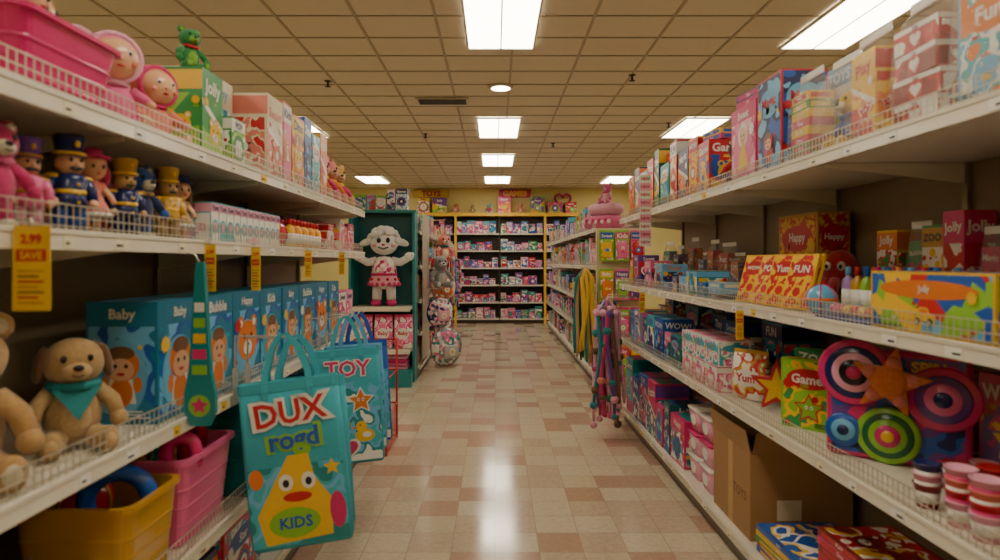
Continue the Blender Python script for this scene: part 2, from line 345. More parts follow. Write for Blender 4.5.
def soldier(h,coat,pants,hat,hatband='yellow',face='skin'):
    mb=MB();C=M(coat,'plastic');P=M(pants,'plastic');S=M(face,'plastic');G=M(hatband,'plastic');K=M('black','plastic')
    for s in(-1,1):
        mb.tube([(s*.085*h,0,.05*h),(s*.08*h,0,.33*h)],[.07*h,.08*h],P,n=10); mb.ell((s*.09*h,-.03*h,.035*h),(.075*h,.11*h,.035*h),K)
        mb.tube([(s*.16*h,0,.55*h),(s*.215*h,-.01*h,.44*h),(s*.2*h,-.06*h,.34*h)],[.06*h,.055*h,.045*h],C,n=10); mb.ell((s*.195*h,-.075*h,.31*h),(.045*h,.045*h,.05*h),S); mb.ell((s*.16*h,0,.57*h),(.075*h,.06*h,.03*h),G)
    mb.lathe([(.165*h,.26*h),(.155*h,.36*h),(.14*h,.42*h),(.165*h,.55*h),(.12*h,.6*h),(.06*h,.61*h)],C); mb.lathe([(.15*h,.40*h),(.15*h,.44*h)],G)
    for q in range(3): mb.ell((0,-.155*h,.31*h+.09*h*q),(.018*h,.014*h,.018*h),G,nu=8,nv=6)
    mb.ell((0,0,.71*h),(.13*h,.125*h,.13*h),S,nu=18,nv=12); mb.ell((0,-.125*h,.70*h),(.022*h,.03*h,.02*h),S,nu=8,nv=6); mb.ell((0,-.115*h,.655*h),(.07*h,.025*h,.02*h),K,nu=10,nv=6)
    for s in(-1,1): mb.ell((s*.05*h,-.115*h,.74*h),(.018*h,.012*h,.022*h),K,nu=8,nv=6)
    mb.lathe([(.14*h,.78*h),(.145*h,.8*h),(.12*h,.81*h),(.15*h,.97*h),(.13*h,1.0*h),(0,1.005*h)],M(hat,'plastic')); mb.lathe([(.148*h,.79*h),(.148*h,.82*h)],G); mb.ell((0,-.135*h,.9*h),(.03*h,.015*h,.035*h),G,nu=8,nv=6)
    return mb
def bottle(r,h,cb,cc,cl):
    mb=MB(); mb.lathe([(r*.9,0),(r,.02*h),(r,.6*h),(r*.85,.7*h),(r*.38,.78*h),(r*.38,.82*h)],M(cb,'plastic'),n=14)
    mb.lathe([(r*.48,.8*h),(r*.48,.97*h),(r*.35,h)],M(cc,'plastic'),n=12); mb.lathe([(r*1.015,.15*h),(r*1.015,.5*h)],M(cl,'paper'),n=14)
    return mb
def cup(r,h,c1,c2,lid=None):
    mb=MB(); mb.lathe([(r*.75,0),(r*.98,h*.93),(r*1.05,h*.94),(r*1.05,h),(r*.93,h),(r*.7,.03*h)],M(c1,'plastic'),n=16)
    mb.lathe([(r*.815,h*.25),(r*.925,h*.7)],M(c2,'paper'),n=16)
    if lid: mb.lathe([(r*1.1,h*.97),(r*1.1,h*1.05),(r*.3,h*1.1),(r*.15,h*1.2),(0,h*1.21)],M(lid,'plastic'),n=16)
    return mb
def tub(w,d,h,c,taper=.82,handle=None,r=.04,rimc=None):
    mb=MB();m=M(c,'plastic'); t=.006
    L=[rrect(w*taper*.96,d*taper*.96,r*.8,0),rrect(w*taper,d*taper,r*.8,.008),rrect(w*.97,d*.97,r,h*.94),rrect(w*1.03,d*1.03,r,h*.94),rrect(w*1.03,d*1.03,r,h),
       rrect(w*.97-t*2,d*.97-t*2,r,h),rrect(w*taper-t*2,d*taper-t*2,r*.7,.014)]
    mb.loft(L,m,smooth=False)
    for i in range(3):
        z=h*(.25+.2*i); k=taper+(.97-taper)*z/h/.94
        mb.loft([rrect(w*k+.001,d*k+.001,r,z-.006),rrect(w*k+.006,d*k+.006,r,z),rrect(w*k+.001,d*k+.001,r,z+.006)],m,cap0=False,cap1=False)
    if handle:
        pts=[(w*.51*math.cos(a),0,h*.9+h*.55*math.sin(a)) for a in [PI*i/16 for i in range(17)]]
        mb.tube(pts,.008,M(handle,'plastic'))
    return mb
def pouch(w,d,h,mat,crimp='white',title=None,tc='red'):
    mb=MB(); L=[]; n=24
    for z,kw,kd in((0,.86,.5),(.03,.97,.85),(.25,1,1),(.6,1,.9),(.85,.98,.45),(.92,.98,.06),(1,.98,.04)):
        L.append([(w/2*kw*math.copysign(abs(math.cos(a))**.45,math.cos(a)),d/2*kd*math.copysign(abs(math.sin(a))**.8,math.sin(a)),h*z) for a in [2*PI*i/n for i in range(n)]])
    mb.loft(L[:6],mat,cap1=False); mb.loft(L[5:],M(crimp,'paper'),cap0=False)
    if title:
        F=frame((0,-d*.49,0),(1,0,0),(0,0,1)); mb.flat(F,circ(0,h*.45,w*.34,h*.17),2,M('white')); mb.text(F,title,0,h*.45,w*.55,h*.2,4,M(tc),.03)
    return mb
def ball(r,c1,c2):
    mb=MB(); mb.ell((0,0,r),r,M(c1,'plastic'),nu=24,nv=16)
    for a in(0,60,120):
        mb.tube([(r*math.cos(t)*math.cos(rad(a)),r*math.cos(t)*math.sin(rad(a)),r+r*math.sin(t)) for t in [2*PI*i/28 for i in range(28)]],r*.05,M(c2,'plastic'),n=5,closed=True)
    return mb
def gift_pile(w,d,n,cols,rng,hh=.03):
    mb=MB(); z=0
    for i in range(n):
        c=rng.choice(cols);c2=rng.choice(cols); T=Tr(rng.uniform(-.004,.004),0,z)@Rz(rng.uniform(-2,2))
        mb.box(-w/2,w/2,-d/2,d/2,0,hh,M(c),T); F=T@frame((0,-d/2,0),(1,0,0),(0,0,1)); mb.flat(F,rect(-w*.4,w*.4,hh*.2,hh*.8),1,M(c2)); mb.text(F,rng.choice(WORDS),0,hh*.5,w*.6,hh*.5,2,M('white'),.02)
        F=T@frame((w/2,0,0),(0,1,0),(0,0,1)); mb.flat(F,rect(-d*.4,d*.4,hh*.2,hh*.8),1,M(c2)); F=T@frame((-w/2,0,0),(0,-1,0),(0,0,1)); mb.flat(F,rect(-d*.4,d*.4,hh*.2,hh*.8),1,M(c2))
        if i==n-1:
            F=T@frame((0,0,hh),(1,0,0),(0,1,0)); mb.flat(F,rect(-w*.45,w*.45,-d*.45,d*.45),1,ART((c2,'white','yellow',c),9)); mb.text(F,rng.choice(WORDS),0,d*.25,w*.7,d*.3,2,M('red'),.03); fig(mb,F,0,-d*.12,d*.22,rng.choice(FIGS),c,'white',3)
        z+=hh+.0005
    return mb
def blister(w,h,c0,c1,c2,txt,kind):
    mb=MB(); mb.box(-w/2,w/2,0,.003,0,h,M(c0)); F=frame((0,0,0),(1,0,0),(0,0,1))
    mb.flat(F,rect(-w*.47,w*.47,h*.72,h*.93),1,M(c1)); mb.text(F,txt,0,h*.82,w*.8,h*.15,2,M('white'),.03)
    mb.flat(F,rect(-w*.45,w*.45,h*.05,h*.68),1,ART((c0,c2,'white'),20)); mb.rbox((0,-.018,h*.36),(w*.72,.034,h*.5),.012,M(c2,'plastic')); fig(mb,Tr(0,-.036,0)@F,0,h*.36,w*.24,kind,c1,'white',1)
    return mb
# ---------------------------------------------------------------- room
SC=bpy.context.scene
XW=6.6; YB=15.6; YF=-4.2; H=3.35
def simple_plane_box(name,b,mat): m=MB(); m.box(*b,mat); return m.obj(name)
def floor_mat():
    m=bpy.data.materials.new('vinyl_tile'); m.use_nodes=True; nt=m.node_tree; b=nt.nodes['Principled BSDF']; N=nt.nodes.new; Lk=nt.links.new
    tc=N('ShaderNodeTexCoord'); sc=N('ShaderNodeVectorMath'); sc.operation='MULTIPLY'; s=1/.2286; sc.inputs[1].default_value=(s,s,0)
    Lk(tc.outputs['Object'],sc.inputs[0]); fl=N('ShaderNodeVectorMath'); fl.operation='FLOOR'; Lk(sc.outputs[0],fl.inputs[0])
    wn=N('ShaderNodeTexWhiteNoise'); wn.noise_dimensions='3D'; Lk(fl.outputs[0],wn.inputs['Vector'])
    r=N('ShaderNodeValToRGB'); r.color_ramp.interpolation='CONSTANT'; e=r.color_ramp.elements
    e[0].color=lin('CDBEA4'); e[1].position=.40; e[1].color=lin('C3AE96'); q=e.new(.66); q.color=lin('B6957F'); q=e.new(.88); q.color=lin('C9B89C')
    Lk(wn.outputs['Value'],r.inputs[0])
    nz=N('ShaderNodeTexNoise'); nz.inputs['Scale'].default_value=34; nz.inputs['Detail'].default_value=6; Lk(tc.outputs['Object'],nz.inputs['Vector'])
    mx=N('ShaderNodeMix'); mx.data_type='RGBA'; mx.blend_type='OVERLAY'; mx.inputs[0].default_value=.3; Lk(r.outputs[0],mx.inputs[6]); Lk(nz.outputs['Fac'],mx.inputs[7])
    fr=N('ShaderNodeVectorMath'); fr.operation='FRACTION'; Lk(sc.outputs[0],fr.inputs[0]); sx=N('ShaderNodeSeparateXYZ'); Lk(fr.outputs[0],sx.inputs[0])
    mn=N('ShaderNodeMath'); mn.operation='MINIMUM'; Lk(sx.outputs[0],mn.inputs[0]); Lk(sx.outputs[1],mn.inputs[1])
    lt=N('ShaderNodeMath'); lt.operation='LESS_THAN'; lt.inputs[1].default_value=.014; Lk(mn.outputs[0],lt.inputs[0])
    m2=N('ShaderNodeMix'); m2.data_type='RGBA'; Lk(lt.outputs[0],m2.inputs[0]); Lk(mx.outputs[2],m2.inputs[6]); m2.inputs[7].default_value=lin('9A886E')
    Lk(m2.outputs[2],b.inputs['Base Color'])
    n2=N('ShaderNodeTexNoise'); n2.inputs['Scale'].default_value=2.5; Lk(tc.outputs['Object'],n2.inputs['Vector']); mr=N('ShaderNodeMapRange'); mr.inputs[3].default_value=.07; mr.inputs[4].default_value=.2
    Lk(n2.outputs['Fac'],mr.inputs[0]); Lk(mr.outputs[0],b.inputs['Roughness']); b.inputs['Specular IOR Level'].default_value=.85
    bp=N('ShaderNodeBump'); bp.inputs['Strength'].default_value=.08; bp.inputs['Distance'].default_value=.01; Lk(n2.outputs['Fac'],bp.inputs['Height']); Lk(bp.outputs[0],b.inputs['Normal'])
    return m
simple_plane_box('floor',(-XW,XW,YF,YB,-.1,0),floor_mat())
def ceil_mat():
    m=M('E2D8BE','wall').copy(); m.name='ceiling_tile'; nt=m.node_tree
    for n in nt.nodes:
        if n.type=='TEX_NOISE': n.inputs['Scale'].default_value=55; n.inputs['Detail'].default_value=5
    return m
simple_plane_box('ceiling',(-XW,XW,YF,YB,H,H+.1),ceil_mat())
g=MB(); tb=M('B4A586','paint'); x=-XW+.15
while x<XW: g.box(x-.011,x+.011,YF,YB,H-.008,H-.0005,tb); x+=.6
y=YF+.3
while y<YB: g.box(-XW,XW,y-.011,y+.011,H-.0075,H-.0006,tb); y+=.45
g.obj('trim_ceiling_grid')
wm=M('E6D793','wall')
simple_plane_box('wall_back',(-XW,XW,YB,YB+.1,0,H),wm)
simple_plane_box('wall_front',(-XW,XW,YF-.1,YF,0,H),wm)
simple_plane_box('wall_left',(-XW-.1,-XW,YF,YB,0,H),wm)
simple_plane_box('wall_right',(XW,XW+.1,YF,YB,0,H),wm)
simple_plane_box('baseboard_back',(-XW,XW,YB-.015,YB,0,.1),M('5B4632','paint'))
simple_plane_box('baseboard_left',(-XW,-XW+.015,YF,YB-.02,0,.1),M('5B4632','paint'))
simple_plane_box('baseboard_right',(XW-.015,XW,YF,YB-.02,0,.1),M('5B4632','paint'))
# lights
em=bpy.data.materials.new('light_diffuser'); em.use_nodes=True; nt=em.node_tree; nt.nodes.remove(nt.nodes['Principled BSDF'])
e=nt.nodes.new('ShaderNodeEmission'); e.inputs['Color'].default_value=(1,.90,.72,1); e.inputs['Strength'].default_value=20
nt.links.new(e.outputs[0],nt.nodes['Material Output'].inputs[0])
def light(xc,y0,y1):
    mb=MB(); w=.27; fr=M('E9E2D0','paint'); z=H-.02
    mb.box(xc-w,xc+w,y0,y1,z-.002,z,em)
    for a,b,c,d in((xc-w-.02,xc-w,y0-.02,y1+.02),(xc+w,xc+w+.02,y0-.02,y1+.02),(xc-w,xc+w,y0-.02,y0),(xc-w,xc+w,y1,y1+.02)): mb.box(a,b,c,d,z-.008,H-.009,fr)
    for i in(2,): mb.box(xc-w+i*w/2-.006,xc-w+i*w/2+.006,y0,y1,z-.007,z-.0025,M('D8CFB8','paint'))
    mb.obj('ceiling_light_panel')
for xc in(-2.72,.05,2.72):
    for y0 in(-2.2,1.0,4.1,7.9,10.6,13.2):
        if xc<0 and y0 in(4.1,10.6): continue
        if xc>0.5 and y0==10.6: continue
        light(xc,y0,y0+1.2)
light(-5.2,4.1,5.3); light(-5.2,9.5,10.7); light(5.2,10.6,11.8)
for (x,y) in((.06,6.5),(-3.2,6.5),(3.9,6.5)):
    mb=MB(); mb.lathe([(.0,0),(.11,0),(.13,.004),(.13,.02)],M('E9E2D0','paint'),Tr(x,y,H-.031),n=24); mb.lathe([(0,-.001),(.1,-.001),(.1,.001)],em,Tr(x,y,H-.031),n=24); mb.obj('recessed_downlight')
mb=MB(); mb.box(-.9,-.3,6.95,7.22,H-.02,H-.009,M('D8CDB4','paint'))
for i in range(5): mb.box(-.87,-.33,6.975+i*.046,7.005+i*.046,H-.024,H-.0205,M('black','paint'))
mb.obj('ceiling_air_vent')
for x,y in((1.35,6.1),(-1.0,8.9),(2.3,8.2),(.9,9.6),(-1.7,6.3)):
    mb=MB(); mb.lathe([(.035,0),(.035,-.006),(.012,-.01),(.012,-.05),(.03,-.055),(.03,-.06),(0,-.06)],M('554B40','metal'),Tr(x,y,H-.009),n=12)
    mb.obj('fire_sprinkler')
# ---------------------------------------------------------------- shelving
SH=M('DDD5C2','paint'); BK=M('8E7C62','paint'); CH=M('E4DCC8','plastic'); WR=M('D3CCB8','metal')
def gondola(name,side,y0,y1,xl,shelves,zt,fence=True,body=SH,back=BK,seed=1,xb=None,det=.03,fh=.065):
    rng=random.Random(seed); mb=MB(); xb=xb or xl+.52
    mb.box(side*xb,side*(xb+.03),y0,y1,0,zt,back)
    mb.box(side*(xb-.004),side*(xb+.034),y0,y1,zt,zt+.03,body)
    n=max(1,round((y1-y0)/.92)); st=(y1-y0)/n
    for i in range(n+1):
        y=y0+st*i; mb.box(side*(xb-.02),side*(xb-.001),y-.016,y+.016,.0,zt,M('8C8474','metal'))
    for (z,dp) in shelves:
        x0=xb-dp
        base=z<.2
        mb.box(side*x0,side*(xb-.001),y0,y1,z-.022,z,body)
        mb.box(side*(x0-.012),side*x0,y0,y1,z-.042,z+.006,CH)
        mb.box(side*(x0-.015),side*(x0-.012),y0,y1,z-.006,z+.004,body)
        if base: mb.box(side*(x0+.03),side*(xb-.001),y0,y1,0,z-.022,M('6E6353','paint'))
        else:
            for i in range(n+1):
                y=min(max(y0+st*i,y0+.004),y1-.004)
                mb.add([(side*(xb-.02),y-.003,z-.024),(side*(x0+.05),y-.003,z-.024),(side*(x0+.05),y-.003,z-.04),(side*(xb-.02),y-.003,z-.1),
                        (side*(xb-.02),y+.003,z-.024),(side*(x0+.05),y+.003,z-.024),(side*(x0+.05),y+.003,z-.04),(side*(xb-.02),y+.003,z-.1)],
                       [(0,1,2,3),(7,6,5,4),(0,4,5,1),(1,5,6,2),(2,6,7,3)],body)
        y=y0+.1
        while y<y1-.1:
            c=rng.choice(['white','white','yellow','white','cream','cream']); wd=rng.uniform(.035,.07)
            mb.box(side*(x0-.0135),side*(x0-.012),y,y+wd,z-.038,z-.009,M(c,'paper'))
            mb.box(side*(x0-.0142),side*(x0-.0135),y+.006,y+wd*.55,z-.03,z-.024,M('black','paper'))
            y+=rng.uniform(.18,.42)
        if fence and z>.2:
            xf=x0+.004
            for zz in(z+.014,z+fh*.55,z+fh): mb.box(side*(xf-.0015),side*(xf+.0015),y0,y1,zz-.0015,zz+.0015,WR)
            k=int((y1-y0)/det)
            for i in range(k+1):
                y=y0+i*(y1-y0)/k; mb.box(side*(xf-.0011),side*(xf+.0011),y-.0011,y+.0011,z,z+fh,WR)
    return mb.obj(name)
gondola('gondola_shelving',-1,-1.2,4.7,1.0,[(1.88,.5),(1.57,.5),(1.0,.5),(.55,.5),(.15,.5)],1.93,seed=1,xb=1.5,det=.025)
gondola('gondola_shelving',1,-1.2,5.9,1.2,[(1.90,.6),(1.29,.6),(.78,.6),(.14,.6)],1.95,seed=2,xb=1.8,det=.025)
gondola('gondola_shelving',1,7.4,14.2,1.2,[(1.90,.5),(1.45,.5),(1.0,.5),(.58,.5),(.14,.5)],1.95,seed=3,xb=1.7,det=.06)
gondola('gondola_shelving',-1,8.05,14.4,.98,[(1.90,.5),(1.45,.5),(1.0,.5),(.58,.5),(.14,.5)],2.0,seed=4,xb=1.48,det=.06)
# ---------------------------------------------------------------- placing helper
def put(side,mb,name,xf,d,y,z,jit=0):
    rz=90 if side<0 else -90
    return mb.obj(name,loc=(side*(xf+d/2),y,z+.0015),rz=rz+jit)
def Tm(side,xf,d,y,z,jit=0): return Tr(side*(xf+d/2),y,z+.0015)@Rz((90 if side<0 else -90)+jit)
BRT=['pink','hot','red','yellow','blue','teal','aqua','green','lime','purple','orange','white','lblue','lpink','navy','red','lilac','blue']
def clearbag(w,d,h,inner):
    mb=MB(); mb.merge(inner); mb.merge(pouch(w,d,h,M('white','clear'),'white')); return mb
def rand_item(rng,w,d,h,kinds=None,cols=BRT):
    k=rng.choice(kinds or ['box']*8+['plush']*2+['pouch']*2+['bottles','pile','doll','cups','bag','bag'])
    c0,c1,c2=rng.sample(sorted(set(cols)),3)
    if k=='box':
        am=ART((c1,rng.choice(cols),'white'),rng.choice([9,14,22]),rng.choice('nvd')) if rng.random()<.6 else None
        return 'toy_box',toybox(w,d,h,c0,c1,c2,rng.choice(WORDS),rng.choice(FIGS),am,rng.randrange(5))
    if k=='bag':
        inn=MB(); inn.merge(toybox(w*.72,d*.4,h*.76,c0,c1,c2,rng.choice(WORDS),rng.choice(FIGS),None,rng.randrange(4)),Tr(0,0,.008)); return 'bagged_toy_set',clearbag(w*.98,d*.75,h,inn)
    if k=='plush':
        kk=min(h*.95,w*1.45,d*1.5); ear=rng.choice(['bear','bunny','dog','cat'])
        if ear=='bunny': kk*=.78
        m=plush(kk,rng.choice(['pink','tan','lpink','orange','lblue','white','salmon','brown','lilac']),'cream',c1,ear,rng.choice([None,c2])); r=MB(); r.merge(m,Tr(0,kk*.1,0)); return 'plush_'+{'bear':'teddy_bear','bunny':'rabbit','dog':'dog','cat':'cat'}[ear],r
    if k=='pouch': return 'toy_pouch',pouch(w,d*.6,h*.9,ART((c0,c1,c2,'white'),12,rng.choice('nv')),c1,rng.choice(WORDS),'red')
    if k=='doll': hh=min(h,w*2.0); return 'fabric_doll',doll(hh,'skin',c0,rng.choice(['brown','yellow','black','orange']),rng.choice([None,c1]))
    if k in('bottles','cups'):
        r=MB(); rr=min(.032,w/4); n=max(1,int(w/(rr*2.2))); nd=max(1,int(d/(rr*2.2))); hh=min(h,.17)
        for i in range(n):
            for j in range(nd):
                b=bottle(rr,hh,c0,c1,c2) if k=='bottles' else cup(rr*.95,hh*.8,c0,c1,c2)
                r.merge(b,Tr((i-(n-1)/2)*rr*2.2,(j-(nd-1)/2)*rr*2.2,0))
        return 'row_of_'+('bubble_bottles' if k=='bottles' else 'toy_cups'),r
    if k=='pile':
        n=max(2,min(8,int(h/.035))); return 'stack_of_board_games',gift_pile(w,d,n,[c0,c1,c2],rng)
def fill(side,xf,z,y0,y1,hmin,hmax,dep,seed,wr=(.16,.32),kinds=None,merged=None,cols=BRT):
    rng=random.Random(seed); y=y0; acc=MB() if merged else None
    while y<y1-.08:
        w=min(rng.uniform(*wr),y1-y); h=rng.uniform(hmin,hmax); d=dep*rng.uniform(.7,.98)
        nm,m=rand_item(rng,w,d,h,kinds,cols); off=rng.uniform(0.002,.025)
        if merged: acc.merge(m,Tm(side,xf+off,d,y+w/2,z,rng.uniform(-3,3)))
        else: put(side,m,nm,xf+off,d,y+w/2,z,rng.uniform(-3,3))
        y+=w+rng.uniform(.008,.018)
    if merged: acc.obj(merged)
# ---------------------------------------------------------------- LEFT top shelf
z=1.88
bk=MB(); bk.merge(tub(.38,.34,.2,'hot',.78,'pink'))
for i,(c,hh_) in enumerate((('lpink','brown'),('pink','yellow'),('hot','orange'))): bk.merge(doll(.34,'skin',c,hh_),Tr(-.1+.1*i,.02-.05*(i%2),.02))
put(-1,bk,'pink_doll_basket',1.04,.34,1.55,z)
babydoll(.33,'pink','lpink').obj('baby_doll',loc=(-1.16,1.88,z+.0015),rz=48)
doll(.40,'skin','pink','lpink').obj('fabric_doll',loc=(-1.36,2.02,z+.0015),rz=50)
babydoll(.30,'salmon','hot').obj('baby_doll',loc=(-1.16,2.11,z+.0015),rz=62)
plush(.3,'lpink','skin','hot','cat','hot').obj('plush_cat',loc=(-1.36,2.27,z+.0015),rz=60)
put(-1,toybox(.17,.16,.34,'green','lime','yellow','Jolly','bear',None,2),'toy_box',1.08,.16,2.37,z)
plush(.19,'green','lime','red','bear').obj('plush_teddy_bear',loc=(-1.17,2.37,z+.344),rz=55)
put(-1,toybox(.13,.1,.2,'green','lime','white','POP','flower',None,1),'toy_box',1.05,.1,2.535,z)
put(-1,toybox(.3,.2,.42,'cream','lblue','aqua','Happy','fish',ART(('lblue','white','aqua','blue'),9),0),'toy_box',1.2,.2,2.68,z)
Y=2.86
for w,h,c in((.2,.40,('cream','red','salmon','Sweet','flower')),(.12,.42,('salmon','pink','white','Kids','girl')),(.2,.39,('orange','brown','yellow','Dino','bear')),
             (.13,.42,('blue','navy','lblue','Star','star')),(.16,.36,('teal','aqua','white','ZOO','fish')),(.14,.4,('orange','red','yellow','FUN','burst'))):
    put(-1,toybox(w,.22,h,c[0],c[1],c[2],c[3],c[4],None,random.Random(w*h).randrange(4)),'toy_box',1.05,.22,Y+w/2,z); Y+=w+.012
for i,(c,e) in enumerate((('orange','bear'),('pink','bear'),('salmon','cat'),('gold','bear'))):
    plush(.38,c,'skin','yellow',e,'hot' if i%2 else 'orange').obj('plush_teddy_bear' if e=='bear' else 'plush_cat',loc=(-1.19,3.96+i*.21,z+.0015),rz=50)
fill(-1,1.3,z,2.88,3.85,.3,.46,.17,15,(.14,.22),['box','bag'],'row_of_toy_packages')
# ---------------------------------------------------------------- LEFT second
z=1.57
for i,(a,b,c,f,kd,h_) in enumerate((('blue','tan','navy','skin','s',.25),('navy','navy','gold','tan','s',.24),('hot','pink','hot','skin','p',.24),('pink','lpink','purple','skin','s',.22),('navy','blue','navy','skin','s',.25),('salmon','pink','hot','skin','d',.24),
     ('navy','navy','gold','tan','s',.23),('blue','tan','navy','skin','p',.23),('gold','tan','gold','tan','s',.24),('tan','brown','navy','skin','d',.23))):
    y_=1.10+i*.118; x_=-1.08-.02*(i%2)
    if kd=='s': soldier(h_,a,b,c,'yellow' if i%2==0 else 'gold',f).obj('toy_soldier_figure',loc=(x_,y_,z+.0015),rz=65)
    elif kd=='p': plush(h_,a,'cream',b,'bear',c,True).obj('plush_teddy_bear',loc=(x_-.01,y_,z+.0015),rz=72)
    else: doll(h_,'skin',a,b if b!='pink' else 'hot','navy' if i==9 else 'hot').obj('fabric_doll',loc=(x_,y_,z+.0015),rz=60)
mb=MB()
for i in range(11):
    for j in range(3):
        m=toybox(.062,.062,.15,'aqua','white','lpink','Yum','flower',None,1); mb.merge(m,Tm(-1,1.04+j*.068,.062,2.30+i*.066,z))
mb.obj('row_of_small_toy_cartons')
ball(.07,'red','dred').obj('toy_ball',loc=(-1.11,3.10,z+.001))
mb=MB()
for i in range(9):
    for j in range(3): mb.merge(bottle(.028,.155,'orange' if i%2 else 'yellow','red','white'),Tm(-1,1.04+j*.062,.056,3.22+i*.06,z))
mb.obj('row_of_bubble_bottles')
fill(-1,1.04,z,3.78,4.62,.16,.22,.2,11,(.1,.17),['box','pouch','box'],None,['pink','hot','lpink','red','white','salmon'])
fill(-1,1.29,z,1.1,4.6,.14,.22,.17,12,(.14,.22),['box'],'row_of_toy_boxes')
# ---------------------------------------------------------------- LEFT third
z=1.0
d_=plush(.34,'tan','D8B47E','brown','dog')
d_.tube([(.053*math.cos(a),-.008+.051*math.sin(a),.172) for a in [2*PI*i/16 for i in range(16)]],.013,M('teal','cloth'),n=6,closed=True)
d_.add([(-.055,-.055,.168),(.055,-.055,.168),(0,-.088,.09)],[(0,2,1)],M('teal','cloth'))
d_.obj('plush_dog',loc=(-1.13,1.66,z+.0015),rz=42)
plush(.42,'C79B60','cream','gold','bear').obj('plush_teddy_bear',loc=(-1.18,1.36,z+.0015),rz=45)
Y=1.90
for i in range(8):
    w=.268
    m=toybox(w,.22,.375,'bteal',['lblue','aqua'][i%2],'orange',['Baby','Bubble','Happy','Kids'][i%4],['kid','kid','bear','kid'][i%4],ART(('bteal','blue','lblue','bteal'),7),4)
    put(-1,m,'toy_box',1.035,.22,Y+w/2,z,[0,1,-1,0,1.5,-1,0,1][i]); Y+=w+.009
Y+=.01
for c in(('hot','pink','white'),('pink','hot','lpink')):
    put(-1,toybox(.19,.2,.3,*c,'Sweet','heart',None,1),'toy_box',1.04,.2,Y+.095,z); Y+=.2
# ---------------------------------------------------------------- LEFT fourth: tubs
z=.55
mb=tub(.29,.34,.27,'gold',.84); put(-1,mb,'yellow_storage_tub',1.0,.34,1.84,z)
mb=MB(); mb.tube([(.085*math.cos(a),0,.11+.085*math.sin(a)) for a in [2*PI*i/24 for i in range(24)]],.026,M('blue','plastic'),n=10,closed=True); mb.obj('ring_toy',loc=(-1.12,1.84,z+.13),rz=15)
ball(.075,'red','yellow').obj('toy_ball',loc=(-1.24,1.88,z+.15))
fill(-1,1.02,z,.7,1.66,.18,.29,.36,33,(.24,.4),['box','pouch'],None,['red','orange','yellow','hot','purple'])
mb=tub(.38,.40,.30,'pink',.84); put(-1,mb,'pink_storage_tub',1.0,.40,2.20,z)
for i,(c,dx,dy) in enumerate((('hot',0,-.07),('yellow',.09,-.07),('lime',.18,-.05),('aqua',.1,.06),('lpink',.2,.07),('red',.02,.08))):
    mb=MB(); pts=[(0,0,-.14),(0,0,.06)]+[(.045-.045*math.cos(a),0,.06+.045*math.sin(a)) for a in [PI*k/8 for k in range(1,9)]]+[(.09,0,.02)]
    mb.tube(pts,.024,M(c,'plastic'),n=10); mb.ell((.09,0,.02),.024,M(c,'plastic')); mb.ell((0,0,-.14),.024,M(c,'plastic')); mb.obj('toy_cane',loc=(-1.11-dx,2.16+dy,z+.25),rz=15+12*i)
mb=tub(.38,.42,.33,'teal',.85); put(-1,mb,'teal_storage_tub',.94,.42,2.66,z)
mb=tub(.34,.40,.30,'lblue',.85); put(-1,mb,'blue_storage_tub',.94,.40,3.05,z)
fill(-1,1.04,z,3.28,4.6,.2,.34,.3,31,(.2,.3),['box'],None,['blue','teal','hot','navy','aqua','pink'])
fill(-1,1.06,.15,1.2,4.62,.2,.31,.36,32,(.24,.4),['box','box','pile'],None)
# ---------------------------------------------------------------- totes
def tote(w,h,d,body,print_):
    mb=MB(); m=M(body,'cloth'); L=[]
    for z_,kd,kw in((0,.75,.96),(.02,.95,1),(.3*h,1,1),(.6*h,1,.99),(h,.8,.97)): L.append(rrect(w*kw,d*kd,.02,z_))
    L.append(rrect(w*.96,d*.74,.018,h)); L.append(rrect(w*.94,d*.7,.018,.02)); mb.loft(L,m)
    mb.loft([rrect(w*.98,d*.86,.02,h-.035),rrect(w*.985,d*.84,.02,h+.001)],m,cap0=False,cap1=False)
    for s in(-1,1):
        mb.ribbon([(-w*.22,s*d*.44,h-.12),(-w*.22,s*d*.47,h-.03),(-w*.21,s*d*.3,h+.03),(-w*.13,s*d*.14,h+.12),(-w*.05,s*.008,h+.165),(0,s*.008,h+.175),(w*.05,s*.008,h+.165),(w*.13,s*d*.14,h+.12),(w*.21,s*d*.3,h+.03),(w*.22,s*d*.47,h-.03),(w*.22,s*d*.44,h-.12)],.024,.004,m)
    F=frame((0,-d/2-.003,0),(1,0,0),(0,0,1)); print_(mb,F,w,h); return mb
